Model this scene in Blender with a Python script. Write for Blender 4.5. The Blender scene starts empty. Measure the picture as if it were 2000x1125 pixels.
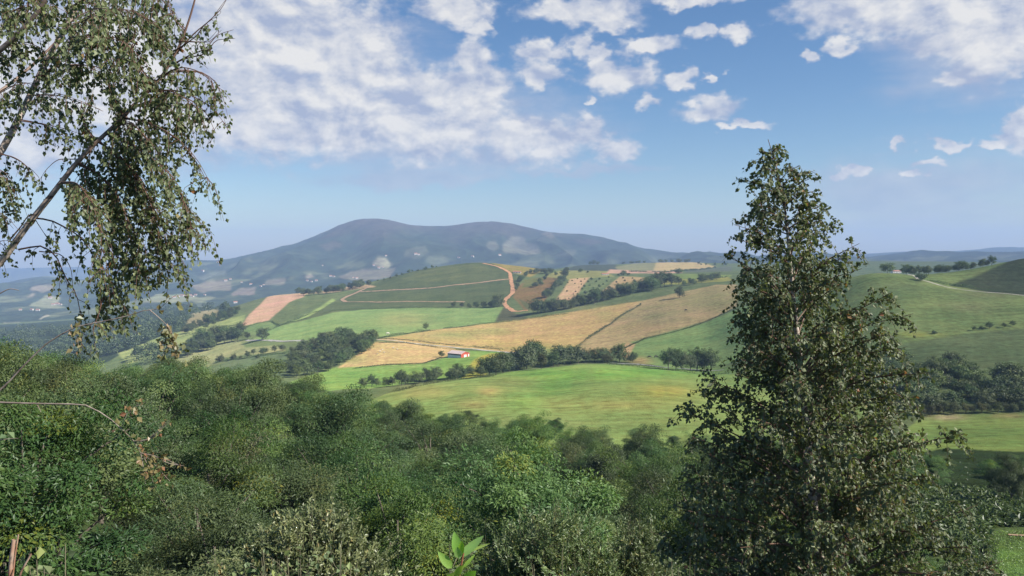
import bpy, bmesh, math, random
import numpy as np
from math import radians, sin, cos, atan, atan2, sqrt, pi, tan

S = bpy.context.scene
COL = S.collection

# ------------------------------------------------------------------ camera
F = 1500.0                      # focal length in pixels of a 2000 px wide frame
PITCH = radians(2.575)          # the camera looks slightly down
cd = bpy.data.cameras.new('camera')
cd.sensor_width = 36.0
cd.lens = 36.0 * F / 2000.0
cd.clip_start = 0.05
cd.clip_end = 60000.0
cam = bpy.data.objects.new('camera', cd)
COL.objects.link(cam)
cam.location = (0, 0, 0)
cam.rotation_euler = (radians(90) - PITCH, 0, 0)
S.camera = cam

# ------------------------------------------------------------------ render settings
S.view_settings.view_transform = 'Standard'
S.view_settings.look = 'None'
S.view_settings.exposure = 0.82
S.view_settings.gamma = 1.0
S.view_settings.use_curve_mapping = False
cy = S.cycles
cy.max_bounces = 4
cy.diffuse_bounces = 2
cy.glossy_bounces = 1
cy.transmission_bounces = 3
cy.transparent_max_bounces = 4
cy.volume_bounces = 1
cy.sample_clamp_indirect = 4.0
try:
    cy.use_denoising = True
    cy.denoiser = 'OPENIMAGEDENOISE'
    cy.denoising_input_passes = 'RGB_ALBEDO_NORMAL'
except Exception:
    pass

# ------------------------------------------------------------------ sun
SUN_AZ, SUN_EL = radians(111), radians(37)      # from the right, a little behind the camera
sd = bpy.data.lights.new('sun', 'SUN')
sd.energy = 5.0
sd.angle = radians(0.6)
sd.color = (1.0, 0.91, 0.77)
sun = bpy.data.objects.new('sun', sd)
COL.objects.link(sun)
sun.rotation_euler = (radians(90) - SUN_EL, 0, pi - SUN_AZ)
sun.location = (60, 20, 60)

# ------------------------------------------------------------------ pixel <-> world
sp_, cp_ = sin(PITCH), cos(PITCH)
def uw(px, py):
    """direction of a pixel of the 2000 x 1125 photograph: x/y and z/y"""
    a = (px - 1000.0) / F
    b = -(py - 562.5) / F
    den = b * sp_ + cp_
    return a / den, (b * cp_ - sp_) / den
def pix(x, y, z):
    """world -> pixel (numpy)"""
    f = y * cp_ - z * sp_
    v = y * sp_ + z * cp_
    return 1000.0 + F * x / f, 562.5 - F * v / f
def at(px, py, Y):
    u, w = uw(px, py)
    return np.array((u * Y, Y, w * Y))

# ------------------------------------------------------------------ world: sky and clouds
W = bpy.data.worlds.new('World')
S.world = W
W.use_nodes = True
nt = W.node_tree
nt.nodes.clear()
def N(tree, kind, **kw):
    n = tree.nodes.new(kind)
    for k, v in kw.items():
        setattr(n, k, v)
    return n
def math_node(tree, op, a, b=None, c=None, clamp=False):
    n = tree.nodes.new('ShaderNodeMath')
    n.operation = op
    n.use_clamp = clamp
    for i, v in enumerate((a, b, c)):
        if v is None:
            continue
        if hasattr(v, 'links'):
            tree.links.new(v, n.inputs[i])
        else:
            n.inputs[i].default_value = v
    return n.outputs[0]
def smooth(tree, v, lo, hi, a=0.0, b=1.0):
    n = tree.nodes.new('ShaderNodeMapRange')
    n.interpolation_type = 'SMOOTHSTEP'
    tree.links.new(v, n.inputs[0])
    n.inputs[1].default_value, n.inputs[2].default_value = lo, hi
    n.inputs[3].default_value, n.inputs[4].default_value = a, b
    return n.outputs[0]

sky = N(nt, 'ShaderNodeTexSky', sky_type='NISHITA', sun_disc=False)
sky.sun_elevation = SUN_EL
sky.sun_rotation = SUN_AZ
sky.altitude = 300
sky.air_density = 1.0
sky.dust_density = 0.6
sky.ozone_density = 2.6
bg_sky = N(nt, 'ShaderNodeBackground')
bg_sky.inputs[1].default_value = 0.068
hsky = N(nt, 'ShaderNodeHueSaturation')
hsky.inputs['Saturation'].default_value = 1.22
hsky.inputs['Hue'].default_value = 0.503
nt.links.new(sky.outputs[0], hsky.inputs['Color'])
nt.links.new(hsky.outputs[0], bg_sky.inputs[0])
tc = N(nt, 'ShaderNodeTexCoord')
sx = N(nt, 'ShaderNodeSeparateXYZ')
nt.links.new(tc.outputs['Generated'], sx.inputs[0])
az = math_node(nt, 'ARCTAN2', sx.outputs[0], sx.outputs[1])
rr = math_node(nt, 'SQRT', math_node(nt, 'ADD', math_node(nt, 'MULTIPLY', sx.outputs[0], sx.outputs[0]),
                                     math_node(nt, 'MULTIPLY', sx.outputs[1], sx.outputs[1])))
el = math_node(nt, 'DIVIDE', sx.outputs[2], math_node(nt, 'MAXIMUM', rr, 0.02))
cv = N(nt, 'ShaderNodeCombineXYZ')
nt.links.new(az, cv.inputs[0])
nt.links.new(el, cv.inputs[1])
def ae(px, py):
    u, w = uw(px, py)
    return atan(u), w / sqrt(1 + u * u)
def noise_at(off, scale, detail, rough, ysc=1.5, dist=0.0):
    m = N(nt, 'ShaderNodeVectorMath', operation='MULTIPLY_ADD')
    nt.links.new(cv.outputs[0], m.inputs[0])
    m.inputs[1].default_value = (scale, scale * ysc, 1)
    m.inputs[2].default_value = off
    t = N(nt, 'ShaderNodeTexNoise')
    nt.links.new(m.outputs[0], t.inputs['Vector'])
    t.inputs['Scale'].default_value = 1.0
    t.inputs['Detail'].default_value = detail
    t.inputs['Roughness'].default_value = rough
    t.inputs['Distortion'].default_value = dist
    return t.outputs[0]
def warp(scale, amp, src):
    m = N(nt, 'ShaderNodeVectorMath', operation='MULTIPLY')
    nt.links.new(cv.outputs[0], m.inputs[0]); m.inputs[1].default_value = (scale, scale * 1.4, 1)
    t = N(nt, 'ShaderNodeTexNoise'); nt.links.new(m.outputs[0], t.inputs['Vector'])
    t.inputs['Scale'].default_value = 1.0; t.inputs['Detail'].default_value = 3
    s = N(nt, 'ShaderNodeVectorMath', operation='SUBTRACT')
    nt.links.new(t.outputs['Color'], s.inputs[0]); s.inputs[1].default_value = (.5, .5, .5)
    q = N(nt, 'ShaderNodeVectorMath', operation='MULTIPLY_ADD')
    nt.links.new(s.outputs[0], q.inputs[0]); q.inputs[1].default_value = (amp, amp * .7, 0)
    nt.links.new(src, q.inputs[2])
    return q.outputs[0]
cvw = warp(55, 0.035, warp(18, 0.06, cv.outputs[0]))
def coverage(blobs):
    cur = None
    for px, py, rx, ry in blobs:
        a, e = ae(px, py)
        ra, re = rx / F * cos(a) ** 2, ry / F
        m = N(nt, 'ShaderNodeVectorMath', operation='MULTIPLY_ADD')
        nt.links.new(cvw, m.inputs[0])
        m.inputs[1].default_value = (1 / ra, 1 / re, 0)
        m.inputs[2].default_value = (-a / ra, -e / re, 0)
        l = N(nt, 'ShaderNodeVectorMath', operation='LENGTH')
        nt.links.new(m.outputs[0], l.inputs[0])
        cur = l.outputs['Value'] if cur is None else math_node(nt, 'SMOOTH_MIN', cur, l.outputs['Value'], 0.35)
    return math_node(nt, 'SUBTRACT', 1.0, cur)
CUMULUS = [(540,50,260,120),(690,110,130,110),(470,200,250,110),(650,225,230,85),(840,245,180,75),(930,115,50,46),
 (925,175,70,60),(1045,268,130,52),(1150,250,38,38),(1200,285,50,32),(820,180,110,60),(250,120,300,160),(60,200,200,150),
 (880,15,85,42),(940,58,36,18),(1130,18,135,34),(1190,45,60,25),(1050,105,52,28),(1060,150,60,26),(1130,92,34,30),(1165,103,40,20),
 (1215,148,80,34),(1175,130,40,25),(1265,92,62,22),(1330,155,40,20),(1270,200,25,17),(1368,75,32,17),(1435,62,42,20),
 (1404,153,18,13),(1150,192,14,10),(1385,215,70,28),(1455,248,55,9),(1370,-5,120,18),(1640,15,130,45),(1780,25,150,60),
 (1940,40,150,80),(1840,85,75,30),(1950,115,100,45),(1890,145,70,20),(1650,98,38,20),(1575,108,24,14),(1775,285,19,10),
 (1850,275,32,10),(1940,278,48,10),(1808,313,32,10),(1780,332,35,8),(1660,342,28,12),(2000,240,45,50)]
VEIL = [(560,180,480,190),(800,300,420,60),(1100,330,260,16),(1790,380,340,110),(1900,100,260,120),(820,345,300,28),(300,300,250,60),(1000,240,260,80)]
covc = coverage(CUMULUS)
covv = coverage(VEIL)
n_main = noise_at((3.1, 7.7, 0), 15, 8, 0.58, dist=0.15)
n_lit = noise_at((3.1 - 0.14, 7.7 - 0.26, 0), 15, 7, 0.56, dist=0.15)
n_big = noise_at((9.3, 2.2, 0), 8, 4, 0.55, ysc=2.2)
n_streak = noise_at((1.3, 5.2, 0), 6, 6, 0.6, ysc=5.0)
n_fine = noise_at((6.1, 1.7, 0), 48, 6, 0.6, dist=0.3)
m1 = math_node(nt, 'MULTIPLY_ADD', math_node(nt, 'SUBTRACT', n_main, 0.5), 1.9, math_node(nt, 'MULTIPLY', math_node(nt, 'MINIMUM', covc, 0.7), 2.3))
m1 = math_node(nt, 'MULTIPLY_ADD', math_node(nt, 'SUBTRACT', n_fine, 0.5), 1.7, m1)
a_c = smooth(nt, m1, -0.35, 1.05)
m2 = math_node(nt, 'MULTIPLY_ADD', math_node(nt, 'SUBTRACT', n_streak, 0.5), 1.2, math_node(nt, 'MINIMUM', covv, 0.7))
a_v = math_node(nt, 'MULTIPLY', smooth(nt, m2, 0.0, 0.8), 0.66)
inv = math_node(nt, 'MULTIPLY', math_node(nt, 'SUBTRACT', 1.0, math_node(nt, 'MULTIPLY', a_c, 0.93)), math_node(nt, 'SUBTRACT', 1.0, a_v))
alpha = math_node(nt, 'SUBTRACT', 1.0, inv, clamp=True)
# shading of the clouds themselves (self shadow away from the sun, thin grey parts)
sh = math_node(nt, 'MULTIPLY_ADD', math_node(nt, 'SUBTRACT', n_main, n_lit), 3.8, 0.55)
sh = math_node(nt, 'MULTIPLY_ADD', math_node(nt, 'SUBTRACT', n_big, 0.5), 1.4, sh)
sh = math_node(nt, 'MULTIPLY', sh, math_node(nt, 'MULTIPLY_ADD', a_c, 0.75, 0.25), clamp=True)
mixc = N(nt, 'ShaderNodeMix', data_type='RGBA')
nt.links.new(sh, mixc.inputs[0])
mixc.inputs[6].default_value = (0.42, 0.48, 0.64, 1)
mixc.inputs[7].default_value = (0.90, 0.88, 0.85, 1)
bg_c = N(nt, 'ShaderNodeBackground')
nt.links.new(mixc.outputs[2], bg_c.inputs[0])
bg_c.inputs[1].default_value = 0.55
mx = N(nt, 'ShaderNodeMixShader')
nt.links.new(alpha, mx.inputs[0])
nt.links.new(bg_sky.outputs[0], mx.inputs[1])
nt.links.new(bg_c.outputs[0], mx.inputs[2])
wo = N(nt, 'ShaderNodeOutputWorld')
nt.links.new(mx.outputs[0], wo.inputs[0])

# ------------------------------------------------------------------ tagging helpers
def tag(o, label=None, cat=None, group=None, kind=None):
    if label: o['label'] = label
    if cat: o['category'] = cat
    if group: o['group'] = group
    if kind: o['kind'] = kind
    return o
def link(name, me, parent=None, loc=None, rz=0.0, sc=1.0):
    o = bpy.data.objects.new(name, me)
    COL.objects.link(o)
    if parent: o.parent = parent
    if loc is not None: o.location = tuple(float(v) for v in loc)
    o.rotation_euler = (0, 0, rz)
    if np.isscalar(sc): sc = (sc, sc, sc)
    o.scale = sc
    return o
def empty(name, loc, rz=0.0, sc=1.0):
    o = link(name, None, None, loc, rz, sc)
    o.empty_display_size = 0.3
    return o

# ------------------------------------------------------------------ materials
def mat(name):
    m = bpy.data.materials.new(name)
    m.use_nodes = True
    m.node_tree.nodes.clear()
    return m, m.node_tree
def finish(t, shader):
    o = N(t, 'ShaderNodeOutputMaterial')
    t.links.new(shader, o.inputs[0])
def ramp(t, fac, stops):
    r = N(t, 'ShaderNodeValToRGB')
    e = r.color_ramp.elements
    while len(e) < len(stops): e.new(0.5)
    for i, (p, c) in enumerate(stops):
        e[i].position = p
        e[i].color = (*c, 1)
    t.links.new(fac, r.inputs[0])
    return r.outputs[0]
def leaf_mat(name, stops, transl=0.3, gloss=0.05, rough=0.45, vary=0.25):
    """leaf: colour by the age of each leaf ('tint'), a little different on every plant"""
    m, t = mat(name)
    at_ = N(t, 'ShaderNodeAttribute', attribute_name='tint')
    c = ramp(t, at_.outputs['Fac'], stops)
    oi = N(t, 'ShaderNodeObjectInfo')
    hs = N(t, 'ShaderNodeHueSaturation')
    t.links.new(c, hs.inputs['Color'])
    t.links.new(math_node(t, 'MULTIPLY_ADD', oi.outputs['Random'], 0.05, 0.475), hs.inputs['Hue'])
    r2 = math_node(t, 'FRACT', math_node(t, 'MULTIPLY', oi.outputs['Random'], 17.31))
    t.links.new(math_node(t, 'MULTIPLY_ADD', r2, 2 * vary, 1 - vary), hs.inputs['Value'])
    r3 = math_node(t, 'FRACT', math_node(t, 'MULTIPLY', oi.outputs['Random'], 53.7))
    t.links.new(math_node(t, 'MULTIPLY_ADD', r3, 0.3, 0.8), hs.inputs['Saturation'])
    d = N(t, 'ShaderNodeBsdfDiffuse')
    tr = N(t, 'ShaderNodeBsdfTranslucent')
    t.links.new(hs.outputs[0], d.inputs[0])
    t2 = N(t, 'ShaderNodeMix', data_type='RGBA', blend_type='MULTIPLY')
    t2.inputs[0].default_value = 1.0
    t.links.new(hs.outputs[0], t2.inputs[6])
    t2.inputs[7].default_value = (1.15, 1.25, 0.6, 1)
    t.links.new(t2.outputs[2], tr.inputs[0])
    mxa = N(t, 'ShaderNodeMixShader')
    mxa.inputs[0].default_value = transl
    t.links.new(d.outputs[0], mxa.inputs[1]); t.links.new(tr.outputs[0], mxa.inputs[2])
    g = N(t, 'ShaderNodeBsdfGlossy')
    g.inputs['Roughness'].default_value = rough
    g.inputs[0].default_value = (0.8, 0.85, 0.9, 1)
    mxb = N(t, 'ShaderNodeMixShader')
    mxb.inputs[0].default_value = gloss
    t.links.new(mxa.outputs[0], mxb.inputs[1]); t.links.new(g.outputs[0], mxb.inputs[2])
    finish(t, mxb.outputs[0])
    return m
def noisy_mat(name, c1, c2, scale=5.0, detail=6, rough=0.9, coord='Object', stretch=(1, 1, 1), bump=0.0, lo=0.35, hi=0.65):
    m, t = mat(name)
    tcn = N(t, 'ShaderNodeTexCoord')
    mp = N(t, 'ShaderNodeMapping')
    mp.inputs['Scale'].default_value = stretch
    t.links.new(tcn.outputs[coord], mp.inputs[0])
    n = N(t, 'ShaderNodeTexNoise')
    n.inputs['Scale'].default_value = scale
    n.inputs['Detail'].default_value = detail
    t.links.new(mp.outputs[0], n.inputs['Vector'])
    c = ramp(t, n.outputs[0], [(lo, c1), (hi, c2)])
    b = N(t, 'ShaderNodeBsdfPrincipled')
    t.links.new(c, b.inputs['Base Color'])
    b.inputs['Roughness'].default_value = rough
    if bump:
        bn = N(t, 'ShaderNodeBump')
        bn.inputs['Strength'].default_value = bump
        t.links.new(n.outputs[0], bn.inputs['Height'])
        t.links.new(bn.outputs[0], b.inputs['Normal'])
    finish(t, b.outputs[0])
    return m
# ------------------------------------------------------------------ terrain: one height field from the ground to the horizon
# each layer: distance Y, then height given as z at a column px, or as the picture row y where that ground is seen
LAYERS = [
 (0.3, 'z', [(0,-1.7)]),
 (4, 'z', [(0,-3.1)]),
 (10, 'z', [(0,-6.6)]),
 (22, 'z', [(0,-11.8),(1000,-12.6),(2000,-12.8)]),
 (50, 'z', [(-400,-14),(0,-15.5),(400,-19),(900,-22.5),(1400,-23.5),(1850,-21.3),(2400,-20)]),
 (64, 'z', [(-400,-16.5),(0,-18),(400,-21.5),(900,-25.5),(1400,-26.5),(1850,-23.6),(2400,-22.5)]),
 (100,'z', [(-400,-23),(0,-24),(500,-25.5),(1000,-31.5),(1300,-33.5),(1850,-31),(2400,-30)]),
 (150,'z', [(-400,-44),(0,-42),(300,-40),(500,-38),(760,-38),(1000,-35),(1300,-35.7),(1600,-36.5),(1850,-38.2),(2400,-38)]),
 (230,'y', [(-400,1000),(0,985),(500,870),(680,812),(800,785),(1000,771),(1150,766),(1300,770),(1600,800),(1830,814),(2000,808),(2400,806)]),
 (300,'y', [(-400,930),(0,900),(500,830),(680,785),(760,770),(850,757),(1000,743),(1150,734),(1300,742),(1600,755),(1850,715),(2000,703),(2400,695)]),
 (370,'y', [(0,860),(500,800),(640,765),(720,760),(850,745),(1000,724),(1150,711),(1300,723),(1400,731),(1600,690),(1750,640),(2000,628)]),
 (430,'y', [(0,830),(500,775),(640,748),(720,752),(850,746),(1000,729),(1150,716),(1250,713),(1300,717),(1400,713),(1600,640),(1750,578),(2000,578)]),
 (480,'y', [(0,800),(450,745),(600,738),(720,735),(890,715),(1000,708),(1150,706),(1250,703),(1400,690),(1600,590),(1700,540),(1800,545),(1870,555),(2000,560),(2200,560)]),
 (520,'y', [(0,790),(450,735),(600,727),(720,718),(890,700),(1000,696),(1200,688),(1400,665),(1600,560),(1700,531),(1800,537),(1870,531),(1930,520),(2000,504),(2200,480)]),
 (620,'y', [(0,765),(350,742),(500,705),(600,688),(735,667),(860,678),(980,685),(1200,656),(1400,612),(1600,555),(1700,545),(1870,545),(2000,530),(2200,500)]),
 (800,'y', [(0,740),(200,725),(300,703),(400,690),(520,658),(620,640),(740,630),(850,630),(1000,622),(1100,610),(1200,592),(1400,562),(1600,540),(1750,552),(2200,540)]),
 (950,'y', [(0,715),(200,695),(300,668),(400,650),(480,632),(520,629),(640,610),(830,600),(1000,592),(1100,578),(1250,558),(1400,545),(1600,535),(1750,560),(2200,550)]),
 (1150,'y',[(0,690),(200,675),(300,645),(400,620),(460,603),(600,583),(700,578),(830,562),(940,550),(1050,548),(1150,543),(1250,541),(1400,533),(1600,530),(1750,560),(2200,555)]),
 (1350,'y',[(0,665),(200,650),(300,632),(430,607),(480,592),(530,577),(620,571),(700,557),(760,543),(800,531),(870,519),(905,514),(940,512),(975,514),(1000,518),(1060,526),(1110,530),(1200,532),(1300,533),(1400,530),(1600,527),(1750,548),(2200,545)]),
 (1600,'y',[(0,650),(200,635),(300,618),(430,606),(530,592),(700,580),(940,537),(1060,535),(1110,527),(1200,527),(1300,529),(1400,526),(1600,522),(1750,530),(2200,530)]),
 (1950,'y',[(0,640),(200,622),(330,600),(430,600),(600,592),(940,540),(1060,530),(1110,521),(1150,515),(1190,518),(1250,514),(1330,512),(1400,514),(1500,516),(1690,510),(2000,512)]),
 (2400,'y',[(0,630),(200,618),(330,605),(430,605),(600,595),(940,550),(1150,535),(1500,525),(2000,520)]),
 (3200,'y',[(0,592),(200,590),(300,575),(600,555),(800,540),(950,535),(1150,525),(1450,514),(2000,512)]),
 (4000,'y',[(0,568),(200,562),(300,545),(500,518),(600,500),(700,480),(900,485),(1100,488),(1250,499),(1400,507),(1600,510),(2000,505)]),
 (5000,'y',[(-500,575),(0,556),(40,546),(85,539),(120,543),(170,551),(250,546),(300,530),(340,511),(375,507),(420,511),(460,503),(520,490),(570,478),
            (600,468),(640,450),(680,434),(710,427),(745,428),(770,433),(800,441),(850,443),(890,440),(930,434),(970,433),(1000,437),(1040,447),(1090,457),
            (1140,458),(1180,465),(1210,474),(1225,475),(1250,485),(1300,493),(1350,499),(1400,503),(1450,507),(1600,506),(2000,503)]),
 (6500,'y',[(0,580),(600,525),(1000,505),(1450,506),(1600,500),(1680,497),(1760,491),(1830,492),(1900,489),(1920,485),(1960,481),(2000,484),(2200,478)]),
 (9000,'y',[(0,525),(1000,505),(1600,498),(2000,497)]),
 (14000,'y',[(0,505),(1000,496),(1600,491),(2000,490)]),
]
uc = np.concatenate([np.linspace(-1.35, -0.76, 60)[:-1], np.linspace(-0.76, 0.76, 1500), np.linspace(0.76, 1.35, 60)[1:]])
NU = len(uc)
pxc = 1000 + 1500 * uc
def gsm(a, sig):
    k = int(sig * 3) + 1
    g = np.exp(-0.5 * (np.arange(-k, k + 1) / sig) ** 2); g /= g.sum()
    return np.convolve(np.pad(a, k, mode='edge'), g, 'valid')
LY = np.array([l[0] for l in LAYERS], float)
ZK = []
for Yk, kind, pts in LAYERS:
    xs = [p[0] for p in pts]; vs = [p[1] for p in pts]
    v = np.interp(pxc, xs, vs)
    v = gsm(v, 7 if Yk == 5000 else 16)
    if kind == 'y':
        v = uw(0, v)[1] * Yk
    ZK.append(v)
ZK = np.array(ZK)
def pchip(x, y, xi):
    h = np.diff(x)[:, None]
    d = np.diff(y, axis=0) / h
    m = np.zeros_like(y)
    w1 = 2 * h[1:] + h[:-1]; w2 = h[1:] + 2 * h[:-1]
    ok = d[:-1] * d[1:] > 0
    with np.errstate(divide='ignore', invalid='ignore'):
        mm = (w1 + w2) / (w1 / d[:-1] + w2 / d[1:])
    m[1:-1] = np.where(ok, mm, 0)
    m[0] = d[0]; m[-1] = d[-1]
    i = np.clip(np.searchsorted(x, xi) - 1, 0, len(x) - 2)
    t = ((xi - x[i]) / (x[i + 1] - x[i]))[:, None]
    hh = (x[i + 1] - x[i])[:, None]
    return ((2*t**3 - 3*t**2 + 1) * y[i] + (t**3 - 2*t**2 + t) * hh * m[i] + (-2*t**3 + 3*t**2) * y[i+1] + (t**3 - t**2) * hh * m[i+1])
ys = [0.3]
while ys[-1] < 9000:
    y_ = ys[-1]
    g = 1.07 if y_ < 15 else 1.02 if y_ < 120 else 1.006 if y_ < 240 else 1.0035 if y_ < 1500 else 1.008 if y_ < 2400 else 1.0045 if y_ < 5200 else 1.02
    ys.append(y_ * g)
YR = np.array(ys); NY = len(YR)
Z = pchip(LY, ZK, YR)
UU, YY = np.meshgrid(uc, YR)
XX = UU * YY
# value noise
def vnoise(x, y, seed=0):
    xi = np.floor(x).astype(np.int64); yi = np.floor(y).astype(np.int64)
    fx = x - xi; fy = y - yi
    fx = fx * fx * (3 - 2 * fx); fy = fy * fy * (3 - 2 * fy)
    def h(a, b):
        n = (a * 374761393 + b * 668265263 + seed * 974711) & 0x7fffffff
        n = ((n ^ (n >> 13)) * 1274126177) & 0x7fffffff
        return ((n ^ (n >> 16)) & 0xffff) / 65535.0
    return (h(xi, yi) * (1 - fx) + h(xi + 1, yi) * fx) * (1 - fy) + (h(xi, yi + 1) * (1 - fx) + h(xi + 1, yi + 1) * fx) * fy
def fbm(x, y, oct=4, seed=0, rough=0.5):
    s = 0; a = 1; tot = 0
    for o in range(oct):
        s = s + a * vnoise(x * 2 ** o + 13.7 * o, y * 2 ** o - 7.1 * o, seed + o); tot += a; a *= rough
    return s / tot
# knoll folds and small unevenness (real ground, in metres)
def bump(px0, Y0, sx_, sy_, h):
    return h * np.exp(-0.5 * (((XX - (px0 - 1000) / 1500 * Y0) / sx_) ** 2 + ((YY - Y0) / sy_) ** 2))
Z += bump(1230, 215, 26, 28, 2.4) + bump(900, 240, 24, 35, 1.6) - bump(1060, 250, 12, 60, 2.2)
Z += (fbm(XX / 45, YY / 45, 4, 3) - 0.5) * np.clip(YY / 450, 0, 1) * 2.4
Z += (fbm(XX / 9, YY / 9, 3, 5) - 0.5) * np.clip(YY / 30, 0.02, 0.3)
mt = np.clip((YY - 2600) / 1200, 0, 1)
ridge = 1 - np.abs(2 * fbm(XX / 420, YY / 700, 4, 9) - 1)
spur = 1 - np.abs(2 * fbm(XX / 300 + fbm(XX / 900, YY / 900, 2, 4) * 2, YY / 1900, 3, 12) - 1)
Z += mt * ((spur - 0.65) * 95 * np.clip((4950 - YY) / 900, 0, 1) * np.clip((YY - 2800) / 900, 0, 1) + (ridge - 0.6) * 62 * np.clip((5000 - YY) / 1500, 0, 1) * (YY < 5000) + (fbm(XX / 70, YY / 120, 3, 8) - 0.5) * 7)
LOGY = np.log(YR)
def zg(x, y):
    """ground height at world x, y (numpy arrays or floats)"""
    x = np.asarray(x, float); y = np.asarray(y, float)
    u = np.clip(x / np.maximum(y, 0.3), -1.34, 1.34)
    ci = np.clip(np.searchsorted(uc, u) - 1, 0, NU - 2)
    tu = (u - uc[ci]) / (uc[ci + 1] - uc[ci])
    ri = np.clip(np.searchsorted(YR, y) - 1, 0, NY - 2)
    ty = np.clip((y - YR[ri]) / (YR[ri + 1] - YR[ri]), 0, 1)
    return ((Z[ri, ci] * (1 - tu) + Z[ri, ci + 1] * tu) * (1 - ty) + (Z[ri + 1, ci] * (1 - tu) + Z[ri + 1, ci + 1] * tu) * ty)
def hit(px, py, ymin=140, ymax=14000):
    """where the line of sight through a pixel first meets the ground beyond ymin"""
    u, w = uw(px, py)
    yy = YR[(YR >= ymin) & (YR <= ymax)]
    zz = zg(u * yy, yy)
    k = np.nonzero(zz >= w * yy)[0]
    if len(k) == 0:
        k = [int(np.argmax(zz / yy - w))]
        Y = yy[k[0]]
    else:
        k = k[0]
        if k == 0: Y = yy[0]
        else:
            d0 = zz[k-1] - w * yy[k-1]; d1 = zz[k] - w * yy[k]
            Y = yy[k-1] + (yy[k] - yy[k-1]) * (-d0) / (d1 - d0 + 1e-9)
    x = u * Y
    return np.array((x, Y, float(zg(x, Y))))
def inpoly(px, py, poly):
    r = np.zeros(px.shape, bool)
    n = len(poly)
    for i in range(n):
        x0, y0 = poly[i]; x1, y1 = poly[(i + 1) % n]
        c = ((y0 > py) != (y1 > py))
        with np.errstate(divide='ignore', invalid='ignore'):
            xi = (x1 - x0) * (py - y0) / (y1 - y0 + 1e-12) + x0
        r ^= c & (px < xi)
    return r

# ------------------------------------------------------------------ what grows where (base colours of crops, pasture, bracken, soil)
PXG, PYG = pix(XX, YY, Z)
FARK = np.where(YY > 2350, 2.6, 1.0)
PW = PXG + (fbm(XX / (YY * 0.012 + 1), YY / (YY * 0.03 + 1), 3, 21) - 0.5) * 5 * FARK
PH = PYG + (fbm(XX / (YY * 0.012 + 1), YY / (YY * 0.03 + 1), 3, 33) - 0.5) * 2.0 * FARK
COLR = np.empty(XX.shape + (3,), np.float32)
COLR[:] = (0.10, 0.13, 0.055)
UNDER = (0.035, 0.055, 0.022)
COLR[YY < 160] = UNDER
G_BRIGHT = (0.155, 0.235, 0.05); G_MID = (0.135, 0.195, 0.06); G_DULL = (0.115, 0.15, 0.06)
TAN = (0.37, 0.262, 0.112); TAN2 = (0.30, 0.232, 0.112); PINK = (0.36, 0.23, 0.155)
FERN = (0.072, 0.092, 0.04); BROWN = (0.165, 0.11, 0.045); WOOD = (0.03, 0.045, 0.025)
def paint(poly, c, y0=140, y1=2500, s=1.0):
    xs = [p[0] for p in poly]; yv = [p[1] for p in poly]
    m = (YY >= y0) & (YY <= y1) & (PXG > min(xs) - 8) & (PXG < max(xs) + 8) & (PYG > min(yv) - 5) & (PYG < max(yv) + 5)
    idx = np.nonzero(m)
    q = inpoly(PW[idx], PH[idx], poly)
    r = (idx[0][q], idx[1][q])
    COLR[r] = COLR[r] * (1 - s) + np.array(c, np.float32) * s
def soft(px, py, rx, ry, c, s=0.7, y0=140, y1=2500, th=0.0):
    d = ((PXG - px) / rx) ** 2 + ((PYG - py) / ry) ** 2
    nn = fbm(XX / (YY * 0.02), YY / (YY * 0.06), 3, 17)
    a = np.exp(-d * 1.2) * s * np.clip(0.3 + 1.4 * nn, 0, 1) * ((YY >= y0) & (YY <= y1))
    COLR[...] = COLR * (1 - a[..., None]) + np.array(c, np.float32) * a[..., None]
# left side of the valley
paint([(-900,560),(300,560),(460,600),(462,612),(380,640),(350,655),(240,690),(150,740),(-900,900)], WOOD, 600, 2300)
paint([(230,690),(320,655),(400,635),(480,614),(472,632),(430,645),(330,680),(250,712)], (0.2,0.235,0.09), 600, 1400)
paint([(355,650),(375,612),(425,603),(424,618),(395,634)], (0.21,0.185,0.1), 600, 1800)
paint([(340,705),(400,676),(450,664),(520,668),(560,685),(440,698),(400,720)], (0.215,0.225,0.105), 500, 1100)
paint([(470,668),(545,665),(560,672),(480,679)], G_DULL, 500, 1100)
paint([(420,720),(450,700),(560,688),(560,735)], (0.10,0.135,0.065), 480, 1100)
# big hill
paint([(560,640),(620,606),(660,585),(720,557),(800,525),(870,508),(940,503),(1000,512),(1010,530),(1008,570),(985,602),(870,604),(700,608)], FERN, 850, 1480)
paint([(780,545),(860,520),(930,516),(985,530),(960,545),(870,552)], (0.10,0.115,0.045), 850, 1480, 0.6)
paint([(945,508),(1000,510),(1070,523),(1035,542),(1003,532)], (0.20,0.165,0.05), 850, 1480)
paint([(1003,580),(1008,560),(1035,545),(1100,538),(1062,590),(1048,606),(1040,622)], BROWN, 850, 1480)
paint([(1020,562),(1026,546),(1065,543),(1050,558)], (0.11,0.12,0.04), 850, 1480)
paint([(1010,582),(1030,590),(1050,605),(1043,620)], (0.10,0.105,0.045), 850, 1480)
paint([(955,630),(985,601),(1032,622)], (0.075,0.08,0.045), 700, 1200)
paint([(1060,540),(1100,526),(1185,530),(1200,541),(1110,546)], (0.20,0.20,0.07), 850, 1480)
paint([(1085,587),(1113,545),(1150,542),(1122,586)], (0.40,0.27,0.15), 850, 1480)
paint([(1120,587),(1150,543),(1195,540),(1180,560),(1150,582)], (0.12,0.155,0.065), 850, 1480)
paint([(1165,580),(1195,552),(1212,540),(1275,542),(1245,560),(1205,573)], (0.32,0.235,0.115), 850, 1480)
paint([(1240,556),(1290,541),(1420,538),(1430,548),(1330,556)], (0.22,0.22,0.06), 850, 1480)
paint([(470,637),(495,603),(520,581),(560,566),(600,570),(592,580),(565,590),(525,625),(500,632)], PINK, 850, 1480)
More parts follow.
